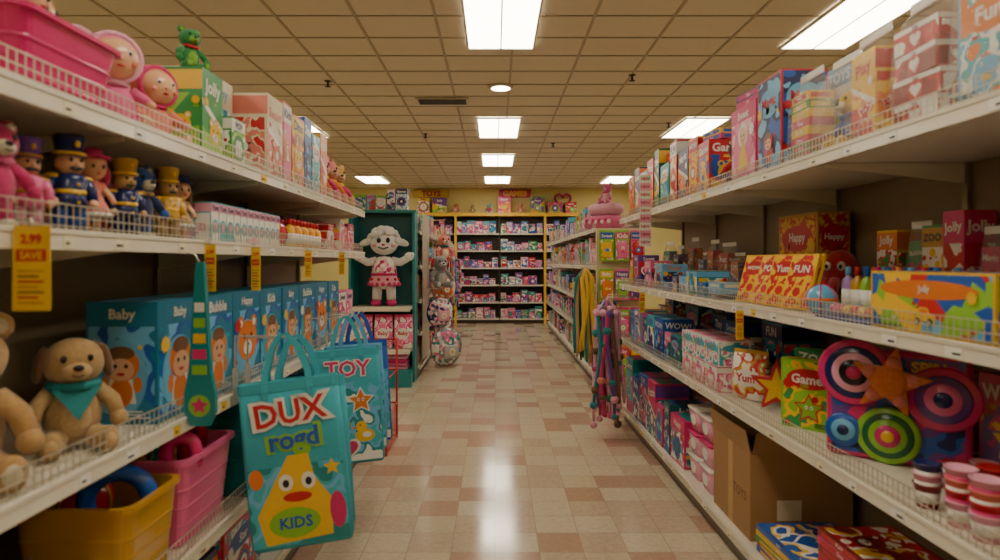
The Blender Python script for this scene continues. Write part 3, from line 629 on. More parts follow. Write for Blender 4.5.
def pr1(mb,F,w,h):
    mb.flat(F,rect(-.47*w,.47*w,.03*h,.5*h),0.5,ART(('aqua','lblue','aqua','teal'),9))
    mb.text(F,'DUX',0,h*.82,w*.82,h*.19,1,M('white','paper'),.10,4); mb.text(F,'DUX',0,h*.82,w*.70,h*.15,3,M('red','paper'),.02,4)
    mb.text(F,'rogd',w*.02,h*.64,w*.84,h*.19,1,M('lime','paper'),.09,3); mb.text(F,'rogd',w*.02,h*.64,w*.74,h*.155,3,M('blue','paper'),.03,3)
    mb.flat(F,[(-.06*w,.56*h),(.14*w,.56*h),(.18*w,.42*h),(.33*w,.28*h),(.31*w,.06*h),(-.34*w,.04*h),(-.40*w,.22*h),(-.24*w,.38*h)],2,M('yellow','paper'))
    mb.flat(F,circ(-.05*w,.16*h,.25*w,.09*h),3,M('lime','paper')); mb.text(F,'KIDS',-.04*w,.16*h,w*.36,h*.07,4,M('blue','paper'),.03)
    for sx in(-.1,.12): mb.flat(F,circ(sx*w,.40*h,.07*w,.05*h),3,M('white','paper')); mb.flat(F,circ(sx*w,.395*h,.032*w,.024*h),4,M('black','paper'))
    mb.flat(F,circ(0,.31*h,.14*w,.03*h),3,M('red','paper')); mb.flat(F,circ(.38*w,.2*h,.08*w,.11*h),2.5,M('hot','paper')); mb.flat(F,circ(-.38*w,.44*h,.07*w,.06*h),2.5,M('orange','paper')); mb.flat(F,star(.36*w,.46*h,.09*w,.04*w),2.5,M('yellow','paper'))
def pr2(mb,F,w,h):
    mb.flat(F,rect(-.47*w,.47*w,.03*h,.72*h),0.5,ART(('aqua','lblue','teal','white'),10))
    mb.text(F,'TOY',0,h*.84,w*.8,h*.16,1,M('white','paper'),.08); mb.text(F,'TOY',0,h*.84,w*.74,h*.14,2,M('hot','paper'),.02)
    for i,(c,x_,y_) in enumerate((('pink',-.22,.6),('orange',.18,.55),('lime',-.17,.35),('yellow',.22,.28),('hot',-.05,.14))): fig(mb,F,x_*w,y_*h,.2*w,['bear','star','flower','duck','heart'][i],c,'white',1)
def hang_tote(w,h,d,c,pr,x,y,zap,tilt,yaw):
    tote(w,h,d,c,pr).obj('tote_bag',T=Tr(x,y,zap)@Ry(tilt)@Rz(yaw)@Tr(0,0,-(h+.175)))
hang_tote(.37,.62,.08,'aqua',pr1,-.80,2.34,1.23,-6,8)
hang_tote(.36,.60,.07,'aqua',pr1,-.79,2.46,1.21,-4,8)
hang_tote(.34,.60,.09,'aqua',pr2,-.80,3.30,1.21,-3,12)
hang_tote(.32,.58,.09,'lblue',pr2,-.80,3.46,1.21,-3,12)
hang_tote(.32,.58,.09,'blue',pr2,-.80,3.62,1.21,-3,12)
for (y,zt,xe) in((2.34,1.232,-.80),(2.46,1.212,-.79),(3.30,1.212,-.80),(3.46,1.212,-.80),(3.62,1.212,-.80)):
    mb=MB(); mb.tube([(-.982,y,1.05),(-.982,y,zt-.012),(xe-.02,y,zt-.012),(xe+.03,y,zt-.012),(xe+.045,y,zt+.02)],.004,WR,n=6); mb.box(-.984,-.980,y-.02,y+.02,.96,1.1,WR); mb.obj('display_hook')
mb=MB(); a=Tr(-.945,2.0,0)
F=a@frame((0,0,0),(1,0,0),(0,0,1))
mb.prism([(-.012,1.50),(-.02,1.38),(-.035,1.15),(-.05,1.08),(-.05,1.02),(-.03,.975),(.03,.975),(.05,1.02),(.05,1.08),(.035,1.15),(.02,1.38),(.012,1.50)],.02,M('teal','plastic'),F)
F2=F@Tr(0,0,.02); mb.flat(F2,circ(0,1.04,.035),1,M('lime')); mb.flat(F2,star(0,1.04,.03,.014),2,M('hot'))
for i in range(5): mb.flat(F2,rect(-.016-.002*(4-i),.016+.002*(4-i),1.14+i*.05,1.17+i*.05),1,M(['lime','hot','yellow','lime','white'][i]))
mb.tube([(0,-.01,1.49),(-.02,-.01,1.525),(-.058,-.01,1.53)],.003,WR,a,n=5)
mb.obj('hanging_toy_paddle')
def flag(name,x,y,z0,z1,w,rz=0,side=-1,cols=('yellow','red')):
    mb=MB(); h=z1-z0
    mb.box(-w/2,w/2,-.001,.001,0,h,M(cols[0],'paper'))
    for FF in(frame((0,-.001,0),(1,0,0),(0,0,1)),frame((0,.001,0),(-1,0,0),(0,0,1))):
        mb.text(FF,'2.99',0,h*.84,w*.7,h*.12,2,M(cols[1],'paper'),.05); mb.flat(FF,rect(-w*.4,w*.4,h*.58,h*.72),1,M(cols[1],'paper')); mb.text(FF,'SAVE',0,h*.65,w*.6,h*.1,2,M('yellow','paper'),.03)
        for i in range(7): mb.flat(FF,rect(-w*.36,w*(.34-.14*(i%2)),h*(.08+i*.062),h*(.105+i*.062)),1,M(('gold','red','brown')[i%3],'paper'))
    mb.tube([(0,0,h-.005),(0,0,h+.012),(side*w*.45,0,h+.012)],.0025,WR,n=5)
    mb.obj(name,loc=(x,y,z0),rz=rz)
flag('price_flag',-.95,1.27,1.40,1.575,.078,0)
flag('price_flag',-.965,2.10,1.40,1.56,.04,-8); flag('price_flag',-.965,2.5,1.385,1.56,.04,-10); flag('price_flag',-.965,3.2,1.42,1.56,.036,0); flag('price_flag',-.965,3.9,1.42,1.56,.036,0)
flag('price_flag',1.165,2.95,1.13,1.27,.04,10,1); flag('price_flag',1.165,4.9,1.10,1.26,.045,10,1)
mb=MB()
for i in range(9): mb.box(-.045,.045,-.002,.002,i*.06,i*.06+.06,M('lpink' if i%2 else 'white','paper'))
F=frame((0,-.002,0),(1,0,0),(0,0,1))
for i in range(9): mb.text(F,'NEW',0,i*.06+.03,.07,.03,1,M('red','paper'),.03)
mb.tube([(0,0,.53),(0,0,.56),(.04,0,.56)],.003,WR,n=5); mb.obj('hanging_sign_strip',loc=(1.14,4.7,1.62),rz=8)
mb=MB(); RW=M('red','metal'); x0,x1,y0,y1=-1.46,-.84,4.78,5.3
for zz in(.02,.3,.58,.84): mb.tube([(x0,y0,zz),(x1,y0,zz),(x1,y1,zz),(x0,y1,zz)],.008,RW,n=6,closed=True)
for (a,b) in((x0,y0),(x1,y0),(x1,y1),(x0,y1)): mb.tube([(a,b,0),(a,b,.85)],.009,RW,n=6)
for i in range(1,9):
    t=i/9; xx=x0+(x1-x0)*t; yy=y0+(y1-y0)*t
    for zz in(.06,.45): mb.tube([(xx,y0,zz),(xx,y1,zz)],.0025,RW,n=4)
    mb.tube([(x1,yy,.02),(x1,yy,.3)],.0025,RW,n=4)
mb.obj('wire_display_rack')
for i,(c,e_) in enumerate((('pink','bear'),('lblue','bunny'))): plush(.3 if e_=='bear' else .25,c,'cream','hot',e_).obj('plush_'+('teddy_bear' if e_=='bear' else 'rabbit'),loc=(-1.3+i*.28,5.05,.455),rz=25)
# ---------------------------------------------------------------- RIGHT top shelf
z=1.90
inn=MB(); inn.merge(toybox(.2,.08,.32,'lblue','aqua','orange','Fun','fish',ART(('lblue','white','aqua','orange'),13,'n'),3),Tr(0,0,.008)); put(1,clearbag(.26,.16,.42,inn),'bagged_toy_set',1.22,.16,1.58,z,3)
st=MB()
for i in range(4): st.merge(toybox(.19,.13,.075,'red','dred','white','Yum','heart',None,1),Tr(0,0,.006+i*.0765)@Rz([0,3,-3,1][i]))
put(1,clearbag(.24,.2,.41,st),'bagged_toy_boxes',1.22,.2,1.85,z)
inn=MB(); inn.merge(toybox(.15,.08,.3,'yellow','orange','red','Play','star',None,2),Tr(0,0,.008)); put(1,clearbag(.21,.14,.38,inn),'bagged_toy_set',1.22,.14,2.10,z,-4)
inn=MB(); inn.merge(plush(.27,'yellow','cream','blue','bear','blue'),Tr(0,.03,.01)); put(1,clearbag(.2,.22,.37,inn),'bagged_plush_toy',1.22,.2,2.32,z)
inn=MB(); inn.merge(gift_pile(.14,.1,8,['red','yellow','green','hot'],random.Random(9),.034),Tr(0,0,.008)); put(1,clearbag(.19,.16,.38,inn),'bagged_toy_boxes',1.22,.16,2.54,z)
put(1,toybox(.24,.2,.43,'red','blue','lblue','Magic','kid',ART(('blue','navy','lblue'),9),3),'toy_box',1.23,.2,2.78,z)
m=toybox(.30,.22,.37,'hot','pink','yellow','Sweet','girl',ART(('pink','hot','lpink'),12),4); put(1,m,'toy_box',1.23,.22,3.07,z)
plush(.3,'black','skin','red','bear','red').obj('plush_mouse',loc=(1.34,3.37,z+.0015),rz=-40); Y=3.52
for w,h,c,ar,stl in((.2,.3,('red','blue','yellow','Games'),'bear',0),(.16,.36,('yellow','orange','red','WOW!'),'burst',1),(.22,.33,('navy','blue','orange','Magic'),'star',2),(.18,.42,('red','yellow','white','FUN'),'car',1),
   (.24,.3,('aqua','teal','white','ZOO'),'fish',3),(.16,.44,('dgreen','green','yellow','Dino'),'duck',2),(.2,.4,('red','orange','yellow','Paint'),'flower',0),(.22,.34,('lilac','purple','white','Magic'),'heart',1),(.22,.4,('navy','teal','orange','Games'),'rings',2),(.2,.36,('orange','yellow','red','Tiny'),'bear',3)):
    put(1,toybox(w,.22,h,c[0],c[1],c[2],c[3],ar,None,stl),'toy_box',1.22,.22,Y+w/2,z,random.Random(w+h).uniform(-3,3)); Y+=w+.014
gift_pile(.2,.16,2,['hot','yellow','blue'],random.Random(14),.03).obj('stack_of_board_games',loc=(1.34,3.62,z+.304),rz=-80)
gift_pile(.22,.16,3,['red','green','lilac'],random.Random(15),.03).obj('stack_of_board_games',loc=(1.34,4.46,z+.304),rz=-95)
gift_pile(.24,.18,2,['purple','hot','lpink'],random.Random(16),.035).obj('stack_of_board_games',loc=(1.34,3.07,z+.374),rz=-84)
fill(1,1.48,z,1.45,5.8,.3,.47,.26,41,(.17,.28),['box','box','plush','pouch','bag'],'row_of_toy_packages')
# ---------------------------------------------------------------- RIGHT second shelf
z=1.29
m=toybox(.5,.17,.18,'yellow','blue','orange','Jolly','car',ART(('blue','lblue','yellow','red','lime'),16,'v'),3); put(1,m,'toy_playset_box',1.22,.17,1.76,z)
mb=MB(); mb.loft([rrect(.34,.2,.02,0),rrect(.34,.2,.02,.012)],M('blue','plastic')); mb.loft([rrect(.3,.17,.02,.0125),rrect(.28,.15,.02,.06)],M('white','clear'),cap0=False)
rg=random.Random(5)
for i in range(6):
    for j in range(3): mb.ell((-.11+i*.044,-.045+j*.045,.034),.02,M(rg.choice(['red','yellow','aqua','lime','hot']),'plastic'),nu=10,nv=8)
put(1,mb,'candy_ball_tray',1.22,.2,2.21,z)
mb=ball(.06,'lblue','hot'); mb.lathe([(.062,.055),(.062,.067)],M('orange','plastic'),n=20); mb.obj('toy_ball',loc=(1.30,2.47,z+.001))
mb=MB()
cl=['blue','red','lblue','orange','blue','hot']
for i in range(9):
    mb.merge(bottle(.026,.19,['lilac','red','lime','gold'][i%4],cl[i%6],'white'),Tr(1.50,2.1+i*.066,z+.0015)); mb.merge(bottle(.026,.19,['red','teal','purple'][i%3],cl[(i+2)%6],'cream'),Tr(1.57,2.1+i*.066,z+.0015))
mb.obj('row_of_bubble_bottles')
mb=MB()
for i in range(5): mb.merge(cup(.036,.075,'lblue','white','blue'),Tr(1.45,1.66+i*.085,z+.0015))
mb.obj('row_of_lidded_jars')
for i in range(4):
    w=.15; m=toybox(w,.012,.25,'yellow','orange','red',['FUN','Yum','POP','WOW!'][i],'burst',ART(('yellow','red','yellow','orange'),40,'v'),3)
    r=MB(); r.merge(m,Rx(-18)); r.merge(m,Tr(0,.03,0)@Rx(-18)); r.obj('activity_card_pack',loc=(1.30,2.70+i*.165,z+.006),rz=-72+[0,4,-5,3][i])
put(1,toybox(.42,.16,.46,'gold','yellow','red','Happy','flower',ART(('gold','yellow','gold','red'),38,'d'),3),'toy_box',1.6,.16,3.28,z)
mb=MB(); P=M('red','plush'); mb.ell((0,0,.17),(.08,.075,.095),P)
for i in range(8):
    a=PI/4*i; mb.tube([(.05*math.cos(a),.05*math.sin(a),.12),(.1*math.cos(a),.1*math.sin(a),.07),(.13*math.cos(a),.13*math.sin(a),.025),(.15*math.cos(a),.15*math.sin(a),.03)],[.03,.025,.02,.012],P,n=8)
for s in(-1,1): mb.ell((s*.03,-.068,.19),(.018,.012,.022),M('white','plastic')); mb.ell((s*.03,-.078,.188),(.008,.006,.01),M('black','plastic'))
mb.obj('plush_octopus',loc=(1.60,2.87,z+.0015),rz=-50)
fill(1,1.6,z,1.4,2.04,.2,.36,.15,43,(.1,.16),['box','box','pouch'],'row_of_toy_boxes',['gold','red','purple','orange','green','hot'])
fill(1,1.64,z,2.06,2.68,.28,.40,.13,47,(.1,.13),['box','bag'],'row_of_toy_boxes',['gold','orange','green','yellow','red','hot'])
fill(1,1.22,z,3.42,4.55,.08,.17,.24,44,(.14,.24),['box','pile','box','cups'],None,['blue','yellow','navy','teal','red','cream','lblue'])
fill(1,1.52,z,3.52,5.85,.2,.42,.24,45,(.18,.3),['box','plush','bag'],'row_of_toy_packages',['blue','yellow','navy','teal','red','orange','purple'])
fill(1,1.22,z,4.6,5.86,.12,.3,.22,46,(.12,.2),None,None)
# ---------------------------------------------------------------- RIGHT third
z=.78
def wheel_set():
    mb=MB(); mb.rbox((0,.03,.2),(.44,.06,.4),.02,M('hot','card')); 
    F=frame((0,0,0),(1,0,0),(0,0,1))
    mb.flat(F,rect(-.2,.2,.02,.38),1,ART(('navy','blue','purple','hot'),8)); mb.text(F,'SPIN',.1,.35,.2,.04,2,M('yellow'),.04)
    def disc(cx,cz,r,cols,y=0):
        T=Tr(cx,y-.002,cz)@Rx(90); n=len(cols)
        for i,c in enumerate(cols): rr=r*(1-i/n); mb.lathe([(rr,0),(rr,.012+i*.004),(rr*.93,.016+i*.004),(0.0001,.016+i*.004)],M(c,'plastic'),T,n=30)
    disc(-.125,.315,.12,['hot','navy','lpink','black','hot']); disc(-.02,.1,.1,['lime','dgreen','lime','hot','yellow']); disc(.14,.25,.11,['hot','purple','pink','navy'])
    disc(-.16,.1,.06,['blue','lblue','navy'])
    T=Tr(-.01,-.035,.30)@Rx(90)
    mb.prism(star(0,0,.125,.055,5,80),.035,M('orange','plush'),T); mb.ell((0,0,.035),(.055,.055,.022),M('orange','plush'),T)
    for i in range(5): a=rad(80+72*i); mb.ell((.07*math.cos(a),.07*math.sin(a),.033),(.022,.022,.012),M('salmon','plush'),T)
    return mb
wheel_set().obj('spinning_wheel_playset',loc=(1.42,2.2,z+.002),rz=-38)
mb=MB()
for i in range(3):
    for k in range(4):
        for q in range(2): mb.merge(cup(.038,.07,['lpink','red','salmon'][(i+k)%3],['white','hot'][k%2]),Tr(1.27+i*.088,1.60+q*.088,z+.0015+k*.03))
mb.obj('stacks_of_toy_cups')
mb=MB()
for i in range(3):
    for k in range(3): mb.merge(cup(.036,.07,['dred','lpink','navy'][(i+k)%3],'white'),Tr(1.27+i*.085,1.82,z+.0015+k*.03))
mb.obj('stacks_of_toy_cups')
tub(.24,.22,.2,'salmon',.8,'white').obj('toy_bucket',loc=(1.64,1.66,z+.0015),rz=-60)
toybox(.24,.05,.3,'lime','yellow','red','Games','star',ART(('green','yellow','lime'),14),3).obj('toy_box',loc=(1.36,2.66,z+.0015),rz=-50)
toybox(.2,.04,.3,'yellow','red','green','Play','burst',None,1).obj('toy_box',loc=(1.60,2.62,z+.0015),rz=-42)
mb=MB(); mb.prism(star(0,0,.14,.06,5,90),.03,M('red','plush'),Rx(90)); mb.prism(star(0,0,.1,.04,5,90),.034,M('yellow','plush'),Rx(90)); r=MB(); r.merge(mb,Tr(0,0,.115)); r.obj('star_cushion',loc=(1.37,2.98,z+.0015),rz=-50)
toybox(.2,.05,.3,'green','lime','yellow','ZOO','duck',ART(('lime','yellow','green','white'),16),0).obj('toy_box',loc=(1.55,2.98,z+.0015),rz=-55)
pouch(.2,.1,.26,ART(('cream','gold','red','white'),16,'n'),'gold','Yum').obj('toy_pouch',loc=(1.34,3.24,z+.0015),rz=-55)
for i in range(3):
    m=MB(); m.merge(toybox(.2,.2,.14,'pink','lpink','white','Baby','heart',None,1)); m.merge(toybox(.2,.2,.14,'white','pink','aqua','Baby','bear',None,3),Tr(0,0,.142)@Rz(3)); put(1,m,'stack_of_toy_boxes',1.22,.2,3.5+i*.215,z)
fill(1,1.22,z,4.12,5.86,.2,.34,.24,52,(.14,.26),['box','box','pouch','box'],None,['blue','navy','teal','aqua','lblue','pink','dteal'])
fill(1,1.53,z,3.35,5.86,.2,.4,.24,53,(.2,.3),['box'],'row_of_toy_boxes',['blue','navy','teal','orange','pink','dteal'])
toybox(.22,.16,.32,'red','hot','yellow','POP','burst',None,2).obj('toy_box',loc=(1.70,2.38,z+.0015),rz=-88)
toybox(.26,.1,.34,'hot','purple','yellow','WOW!','star',None,0).obj('toy_box',loc=(1.73,2.02,z+.0015),rz=-90)
# ---------------------------------------------------------------- RIGHT base
z=.14
gift_pile(.42,.36,5,['red','blue','green','hot','yellow'],random.Random(3),.025).obj('stack_of_puzzles',loc=(1.42,2.72,z+.0015),rz=-88)
gift_pile(.3,.3,10,['red','dred','hot'],random.Random(4),.03).obj('stack_of_board_games',loc=(1.44,2.32,z+.0015),rz=-88)
mb=MB(); K=M('kraft','paper'); t=.006; w=.5;d=.5;h=.42
mb.box(-w/2,w/2,-d/2,d/2,0,t,K); mb.box(-w/2,-w/2+t,-d/2,d/2,t,h,K); mb.box(w/2-t,w/2,-d/2,d/2,t,h,K); mb.box(-w/2+t,w/2-t,-d/2,-d/2+t,t,h,K); mb.box(-w/2+t,w/2-t,d/2-t,d/2,t,h,K)
mb.box(-w/2,w/2,-t/2,t/2,0,.12,K,Tr(0,-d/2+t/2,h)@Rx(12)); mb.box(-.001,.001,-d/2+.01,d/2-.01,0,.13,K,Tr(-w/2+.003,0,h)@Ry(-20)); mb.box(-.001,.001,-d/2+.01,d/2-.01,0,.13,K,Tr(w/2-.003,0,h)@Ry(24))
mb.box(-.03,.03,-d/2-.0008,-d/2,0,h,M('tan','paper')); F=frame((w/2,0,0),(0,1,0),(0,0,1)); mb.flat(F,rect(-.12,.0,.1,.2),1,M('cream','paper'))
F=frame((0,-d/2,0),(1,0,0),(0,0,1)); mb.text(F,'TOYS',.12,.2,.2,.05,1,M('brown','paper'),.02)
mb.merge(plush(.34,'pink','cream','hot','bear'),Tr(.0,.0,.08)); mb.obj('cardboard_carton',loc=(1.49,3.26,z+.0015),rz=-90)
mb=MB()
for j in range(2):
    for k in range(3):
        T=Tr(0,j*.22,k*.15); mb.loft([rrect(.16,.17,.03,0),rrect(.19,.2,.03,.125)],M('lpink','plastic'),T); mb.loft([rrect(.2,.21,.03,.126),rrect(.2,.21,.03,.14)],M('hot' if k%2 else 'white','plastic'),T)
        F=T@frame((-.09,0,0),(0,-1,0),(0,0,1)); mb.flat(F,circ(0,.07,.05,.035),3,M('white'))
mb.obj('stacks_of_craft_tubs',loc=(1.34,3.68,z+.0015))
fill(1,1.22,z,4.05,5.86,.28,.5,.3,54,(.16,.3),['box'],None,['navy','teal','dteal','aqua','hot','blue','purple'])
fill(1,1.55,z,3.6,5.86,.28,.5,.2,55,(.2,.3),['box'],'row_of_toy_boxes')
# ---------------------------------------------------------------- hanging bundles
def bundle(h,n,cols,seed,rad_=.11,bead=True,thk=1.0):
    rg=random.Random(seed); mb=MB()
    for i in range(n):
        a=2*PI*i/n+rg.uniform(-.2,.2); q=rad_*rg.uniform(.45,1); L=h*rg.uniform(.8,1); c=rg.choice(cols); c2=rg.choice(cols)
        P=[(q*.15*math.cos(a),q*.15*math.sin(a),h),(q*.5*math.cos(a),q*.5*math.sin(a),h*.93)]+[(q*(.75+.25*t)*math.cos(a+.25*math.sin(5*t+i)),q*(.75+.25*t)*math.sin(a+.25*math.sin(5*t+i)),h-L*(.12+.88*t)) for t in [j/6 for j in range(7)]]
        mb.tube(P,[.008*thk,.014*thk]+[.018*thk]*6+[.01*thk],M(c,'plush'),n=7)
        if bead:
            for t in range(1,9,1):
                if rg.random()<.6: mb.ell(P[t],rg.uniform(.024,.036)*thk,M(rg.choice(cols),'plush'),nu=10,nv=7)
    return mb
b=bundle(1.06,20,['hot','lpink','pink','salmon','hot','teal','brown','lpink','purple','green'],2,.15); b.tube([(0,0,1.05),(0,0,1.085),(.245,0,1.085)],.004,WR,n=5); b.obj('hanging_plush_garlands',loc=(.94,5.2,.12))
b=bundle(1.0,14,['hot','navy','lpink','red','pink','tan'],4,.12); b.tube([(0,0,.99),(0,0,1.02),(.17,0,1.02)],.004,WR,n=5); b.obj('hanging_plush_garlands',loc=(1.02,5.6,.185))
b=bundle(1.1,18,['gold','brown','tan','teal','yellow','dgreen'],3,.15,False,1.2); b.tube([(0,0,1.09),(0,0,1.14),(.16,0.12,1.14)],.004,WR,n=5); b.obj('hanging_raffia_skirts',loc=(1.04,7.12,.33))
# ---------------------------------------------------------------- teal end cap
mb=MB(); TE=M('dteal','paint'); TE2=M('teal','paint'); x0,x1=-1.78,-1.0; yb=8.0; yf=7.52
mb.box(x0,x1,yb-.03,yb,0,2.12,TE); mb.box(x0,x0+.03,yf,yb-.03,0,2.12,TE2); mb.box(x1-.03,x1,yb-.28,yb-.03,0,2.12,TE2); mb.box(x0-.01,x1+.01,yb-.24,yb,2.12,2.15,TE2)
mb.box(x0+.03,x1-.031,yf,yb-.03,0,.16,TE2); mb.box(x0+.03,x1,yf-.12,yf-.001,0,.2,TE2); mb.box(x0+.03,x1-.031,yf,yb-.03,.4,.43,SH); mb.box(x0+.03,x1-.031,yf,yb-.03,.92,.95,SH); mb.box(x0+.031,x1-.031,yf-.012,yf-.001,.38,.44,CH); mb.box(x0+.031,x1-.031,yf-.012,yf-.001,.9,.96,CH)
mb.obj('end_cap_display')
def sheep(h):
    mb=MB(); W=M('FAF8F2','plush'); rg=random.Random(8); Pk=M('hot','cloth'); Rd=M('red','cloth')
    mb.ell((0,0,.42*h),(.15*h,.13*h,.21*h),W); mb.lathe([(.19*h,.27*h),(.195*h,.29*h),(.16*h,.36*h),(.155*h,.40*h)],M('lpink','cloth')); mb.lathe([(.158*h,.41*h),(.15*h,.5*h),(.125*h,.58*h),(.07*h,.62*h)],ART(('white','white','hot','white','lpink'),26,'v'))
    mb.lathe([(.163*h,.385*h),(.163*h,.415*h)],Pk)
    for i in range(16): a=2*PI*i/16; mb.ell((.185*h*math.cos(a),.185*h*math.sin(a),.28*h),.026*h,Pk,nu=8,nv=6)
    for i in range(10): a=2*PI*i/10; mb.ell((.172*h*math.cos(a),.172*h*math.sin(a),.34*h),.02*h,Rd,nu=8,nv=6)
    mb.ell((0,-.01*h,.78*h),(.17*h,.14*h,.14*h),W,nu=20,nv=14)
    for i in range(110):
        a=rg.uniform(0,2*PI); b_=rg.uniform(-.1,1.45); r=.17*h; p=(r*math.cos(b_)*math.cos(a)*1.05,r*math.cos(b_)*math.sin(a)*.95,.8*h+r*math.sin(b_))
        if p[1]<-.07*h and p[2]<.88*h: continue
        mb.ell(p,rg.uniform(.03,.045)*h,W,nu=8,nv=6)
    mb.ell((0,-.115*h,.74*h),(.1*h,.06*h,.055*h),W); mb.ell((0,-.17*h,.765*h),(.022*h,.012*h,.014*h),M('hot','plastic'),nu=8,nv=6)
    mb.tube([(-.06*h,-.158*h,.735*h),(0,-.178*h,.712*h),(.06*h,-.158*h,.735*h)],.009*h,M('black','plastic'),n=5)
    for s in(-1,1):
        mb.ell((s*.055*h,-.145*h,.82*h),(.026*h,.012*h,.034*h),M('black','plastic'),nu=10,nv=6); mb.ell((s*.11*h,-.13*h,.755*h),(.03*h,.015*h,.024*h),M('lpink','plush'),nu=8,nv=6)
        mb.ell((0,0,0),(.09*h,.03*h,.045*h),W,Tr(s*.22*h,0,.8*h)@Ry(s*20))
        mb.tube([(s*.1*h,0,.57*h),(s*.2*h,-.04*h,.55*h),(s*.29*h,-.07*h,.6*h)],[.055*h,.05*h,.045*h],W,n=10); mb.ell((s*.31*h,-.08*h,.62*h),(.06*h,.05*h,.055*h),W)
        for q in(-1,0,1): mb.ell((s*(.35*h),-.08*h+q*.03*h,.65*h-abs(q)*.01*h),.024*h,W,nu=8,nv=6)
        mb.tube([(s*.08*h,0,.29*h),(s*.09*h,-.02*h,.08*h)],[.065*h,.058*h],W,n=10); mb.ell((s*.095*h,-.05*h,.045*h),(.065*h,.09*h,.045*h),Pk)
    return mb
sheep(.99).obj('plush_sheep_doll',loc=(-1.37,7.66,.952),rz=6)
for i in range(3):
    pouch(.23,.16,.42,ART(('pink','lpink','hot','white'),10,'n'),'hot','Baby').obj('toy_pouch',loc=(-1.62+i*.245,7.66,.432))
mb=MB()
for i in range(5): mb.rbox((0,0,.03+i*.045),(.62,.3,.042),.018,M(['lpink','pink','hot','lpink','pink'][i],'cloth'))
mb.obj('stack_of_pink_cushions',loc=(-1.39,7.74,.162))
rg=random.Random(77); X=-1.77
while X<-1.15:
    w=rg.uniform(.1,.16); h=rg.uniform(.16,.28); nm,m=rand_item(rg,w,.2,h,['box']); m.obj(nm,loc=(X+w/2,7.88,2.152)); X+=w+.01
def purse(r,cols,seed):
    mb=MB(); A=ART(cols,22,'v'); mb.ell((0,0,r),(r,r*.45,r),A,nu=24,nv=16)
    mb.tube([(r*.96*math.cos(a),0,r+r*.96*math.sin(a)) for a in [2*PI*i/28 for i in range(28)]],r*.07,M(cols[0],'cloth'),n=6,closed=True)
    mb.tube([(-r*.5,0,r*1.8),(-r*.35,0,r*2.4),(0,0,r*2.65),(r*.35,0,r*2.4),(r*.5,0,r*1.8)],r*.05,M(cols[1],'cloth'),n=6)
    mb.rbox((0,-r*.45,r*.8),(r*.9,r*.2,r*.7),r*.08,M(cols[2],'cloth')); fig(mb,frame((0,-r*.56,r*.8),(1,0,0),(0,0,1)),0,0,r*.25,'flower','white','yellow',2)
    return mb
purse(.27,('grey','pink','lgrey','white','teal'),1).obj('quilted_backpack',loc=(-.70,8.9,.01),rz=40)
purse(.2,('navy','grey','lpink','white'),1).obj('quilted_backpack',loc=(-.74,8.35,.62),rz=35)
purse(.2,('salmon','teal','orange','cream'),1).obj('quilted_backpack',loc=(-.74,8.85,.95),rz=35)
plush(.5,'grey','lgrey','red','dog').obj('plush_dog',loc=(-.74,8.3,1.15),rz=30)
plush(.45,'salmon','cream','teal','bunny').obj('plush_rabbit',loc=(-.74,8.9,1.5),rz=30)
mb=MB()
for (y,zt) in((8.35,1.14),(8.85,1.47),(8.3,1.66),(8.9,2.1)): mb.tube([(-.965,y,zt),(-.74,y,zt),(-.72,y,zt+.02)],.005,WR,n=5)
mb.box(-.962,-.957,8.2,9.0,.2,2.15,WR); mb.obj('display_hook')
for i in range(8):
    rg=random.Random(i+60); y=9.6+i*.6
    b=bundle(1.0+rg.uniform(-.2,.2),7,[rg.choice(BRT) for _ in range(6)],i+9,.1); b.obj('hanging_plush_garlands',loc=(-.84,y,.5+rg.uniform(0,.4)))
for si,(s,xf,y0,y1,sd) in enumerate(((1,1.23,7.45,14.15,100),(-1,1.01,8.1,14.35,200))):
    for j,(zz,hm) in enumerate(((1.90,.36),(1.45,.38),(1.0,.38),(.58,.36),(.14,.36))):
        fill(s,xf,zz,y0+(.62 if (j==0 and s>0) else 0),y1,hm*.6,hm,.26,sd+j,(.14,.3),['box']*7+['plush','pouch','doll'],'row_of_toy_packages')
mb=MB(); PB=M('D8C49A','paint'); mb.box(1.2,1.76,7.3,7.38,0,1.9,PB)
for zz in(.5,.95,1.4,1.85):
    for xx in(1.3,1.48,1.66): mb.tube([(xx,7.3,zz+.02),(xx,7.17,zz+.02)],.003,WR,n=5)
mb.obj('end_cap_display'); acc=MB(); rg=random.Random(31)
for zz in(.5,.95,1.4,1.85):
    for xx in(1.3,1.48,1.66):
        c=rg.sample(['red','orange','yellow','hot','blue','lime','teal','purple','pink'],3)
        for q in range(2): acc.merge(blister(.16,.36,*c,rg.choice(WORDS),rg.choice(FIGS)),Tr(xx,7.2+q*.045,zz-.34))
acc.obj('hanging_blister_packs')
mb=MB(); mb.rbox((0,0,.09),(.5,.32,.18),.08,M('pink','plush')); mb.rbox((.03,0,.25),(.42,.28,.15),.07,M('lpink','plush')); 
for i in range(9): mb.ell((-.2+.05*i,-.15,.09+.02*(i%2)),.025,M('hot' if i%2 else 'white','plush'),nu=8,nv=6)
mb.merge(plush(.3,'pink','lpink','hot','bear','lpink'),Tr(.05,0,.31)); mb.obj('pink_plush_cushion_pile',loc=(1.36,7.72,1.9015),rz=-50)
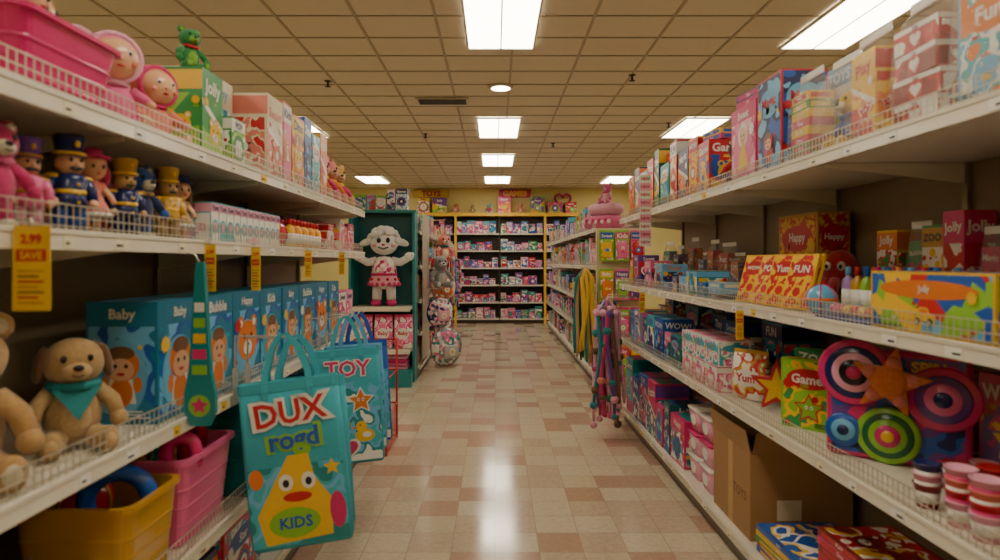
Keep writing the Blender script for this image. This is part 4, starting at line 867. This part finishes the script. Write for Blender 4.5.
# ---------------------------------------------------------------- back wall unit
mb=MB(); x0,x1=-2.0,2.2; y0,y1=15.1,15.58; DK=M('3A2C22','paint'); YG=M('E0B22E','paint')
mb.box(x0,x1,y1-.03,y1,0,2.66,DK)
for zz in(.12,.52,.94,1.36,1.78,2.2): mb.box(x0,x1,y0,y1-.03,zz-.03,zz,SH); 
mb.box(x0,x1,y0-.02,y1,2.62,2.70,YG)
for xx in(x0,-.98,.1,1.2,x1-.03):
    mb.box(xx,xx+.03,y0,y1-.03,0,2.62,DK)
for xx in(-.98,1.2): mb.box(xx-.01,xx+.05,y0-.02,y0-.001,0,2.62,YG)
mb.box(x0,x1,y0+.03,y1-.03,0,.09,DK); mb.obj('back_shelving_unit')  # sales-floor shelving standing against the back wall
rg=random.Random(500)
for zi,zz in enumerate((.12,.52,.94,1.36,1.78,2.2)):
    acc=MB(); X=x0+.05
    while X<x1-.25:
        w=rg.uniform(.11,.2)
        hit=[q for q in(-.98,.1,1.2) if X<q+.04 and X+w>q-.01]
        if hit: X=hit[0]+.045
        h=rg.uniform(.14,.3) if zz<2 else rg.uniform(.2,.34); nm,m=rand_item(rg,w,.22,h,['box']*5+['pouch','plush'] if zz>1.9 else ['box'],['hot','lpink','purple','red','aqua','teal','pink','lilac','green','blue','white']); acc.merge(m,Tr(X+w/2,15.24,zz+.001)); X+=w+.015
    acc.obj('row_of_toy_packages')
X=x0+.1
while X<x1-.3:
    w=rg.uniform(.25,.38); nm,m=rand_item(rg,w,.25,rg.uniform(.25,.42),['box','plush','plush','box'],['green','lime','red','orange','purple','yellow','hot']); m.obj(nm,loc=(X+w/2,15.3,2.702)); X+=w+.08
mb=MB(); mb.tube([(p[0],0,p[1]) for p in heart(0,0,.2)],.03,M('hot','plush'),n=8,closed=True); mb.box(-.01,.01,-.01,.05,.1,.2,WR); mb.obj('heart_wreath',loc=(1.7,15.52,3.05))
for (x,w_,c,c2,t_) in((-1.6,.9,'yellow','red','TOYS'),(.5,.8,'hot','yellow','GAMES')):
    mb=MB(); mb.rbox((0,0,0),(w_,.04,.2),.02,M(c,'paint')); mb.text(frame((0,-.021,0),(1,0,0),(0,0,1)),t_,0,0,w_*.8,.15,1,M(c2),.04); mb.obj('wall_sign',loc=(x,15.55,3.22))
# ---------------------------------------------------------------- world, camera
w=bpy.data.worlds.new('world'); SC.world=w; w.use_nodes=True; w.node_tree.nodes['Background'].inputs[0].default_value=(.9,.8,.65,1); w.node_tree.nodes['Background'].inputs[1].default_value=.05
SC.view_settings.exposure=-.28
cam=bpy.data.cameras.new('camera'); co=bpy.data.objects.new('camera',cam); SC.collection.objects.link(co); SC.camera=co
co.location=(0,0,1.5); co.rotation_euler=(rad(90),0,0); cam.sensor_width=36; cam.lens=22.3; cam.shift_x=.005; cam.shift_y=-.018; cam.clip_start=.05
cam.dof.use_dof=True; cam.dof.focus_distance=6.5; cam.dof.aperture_fstop=2.2
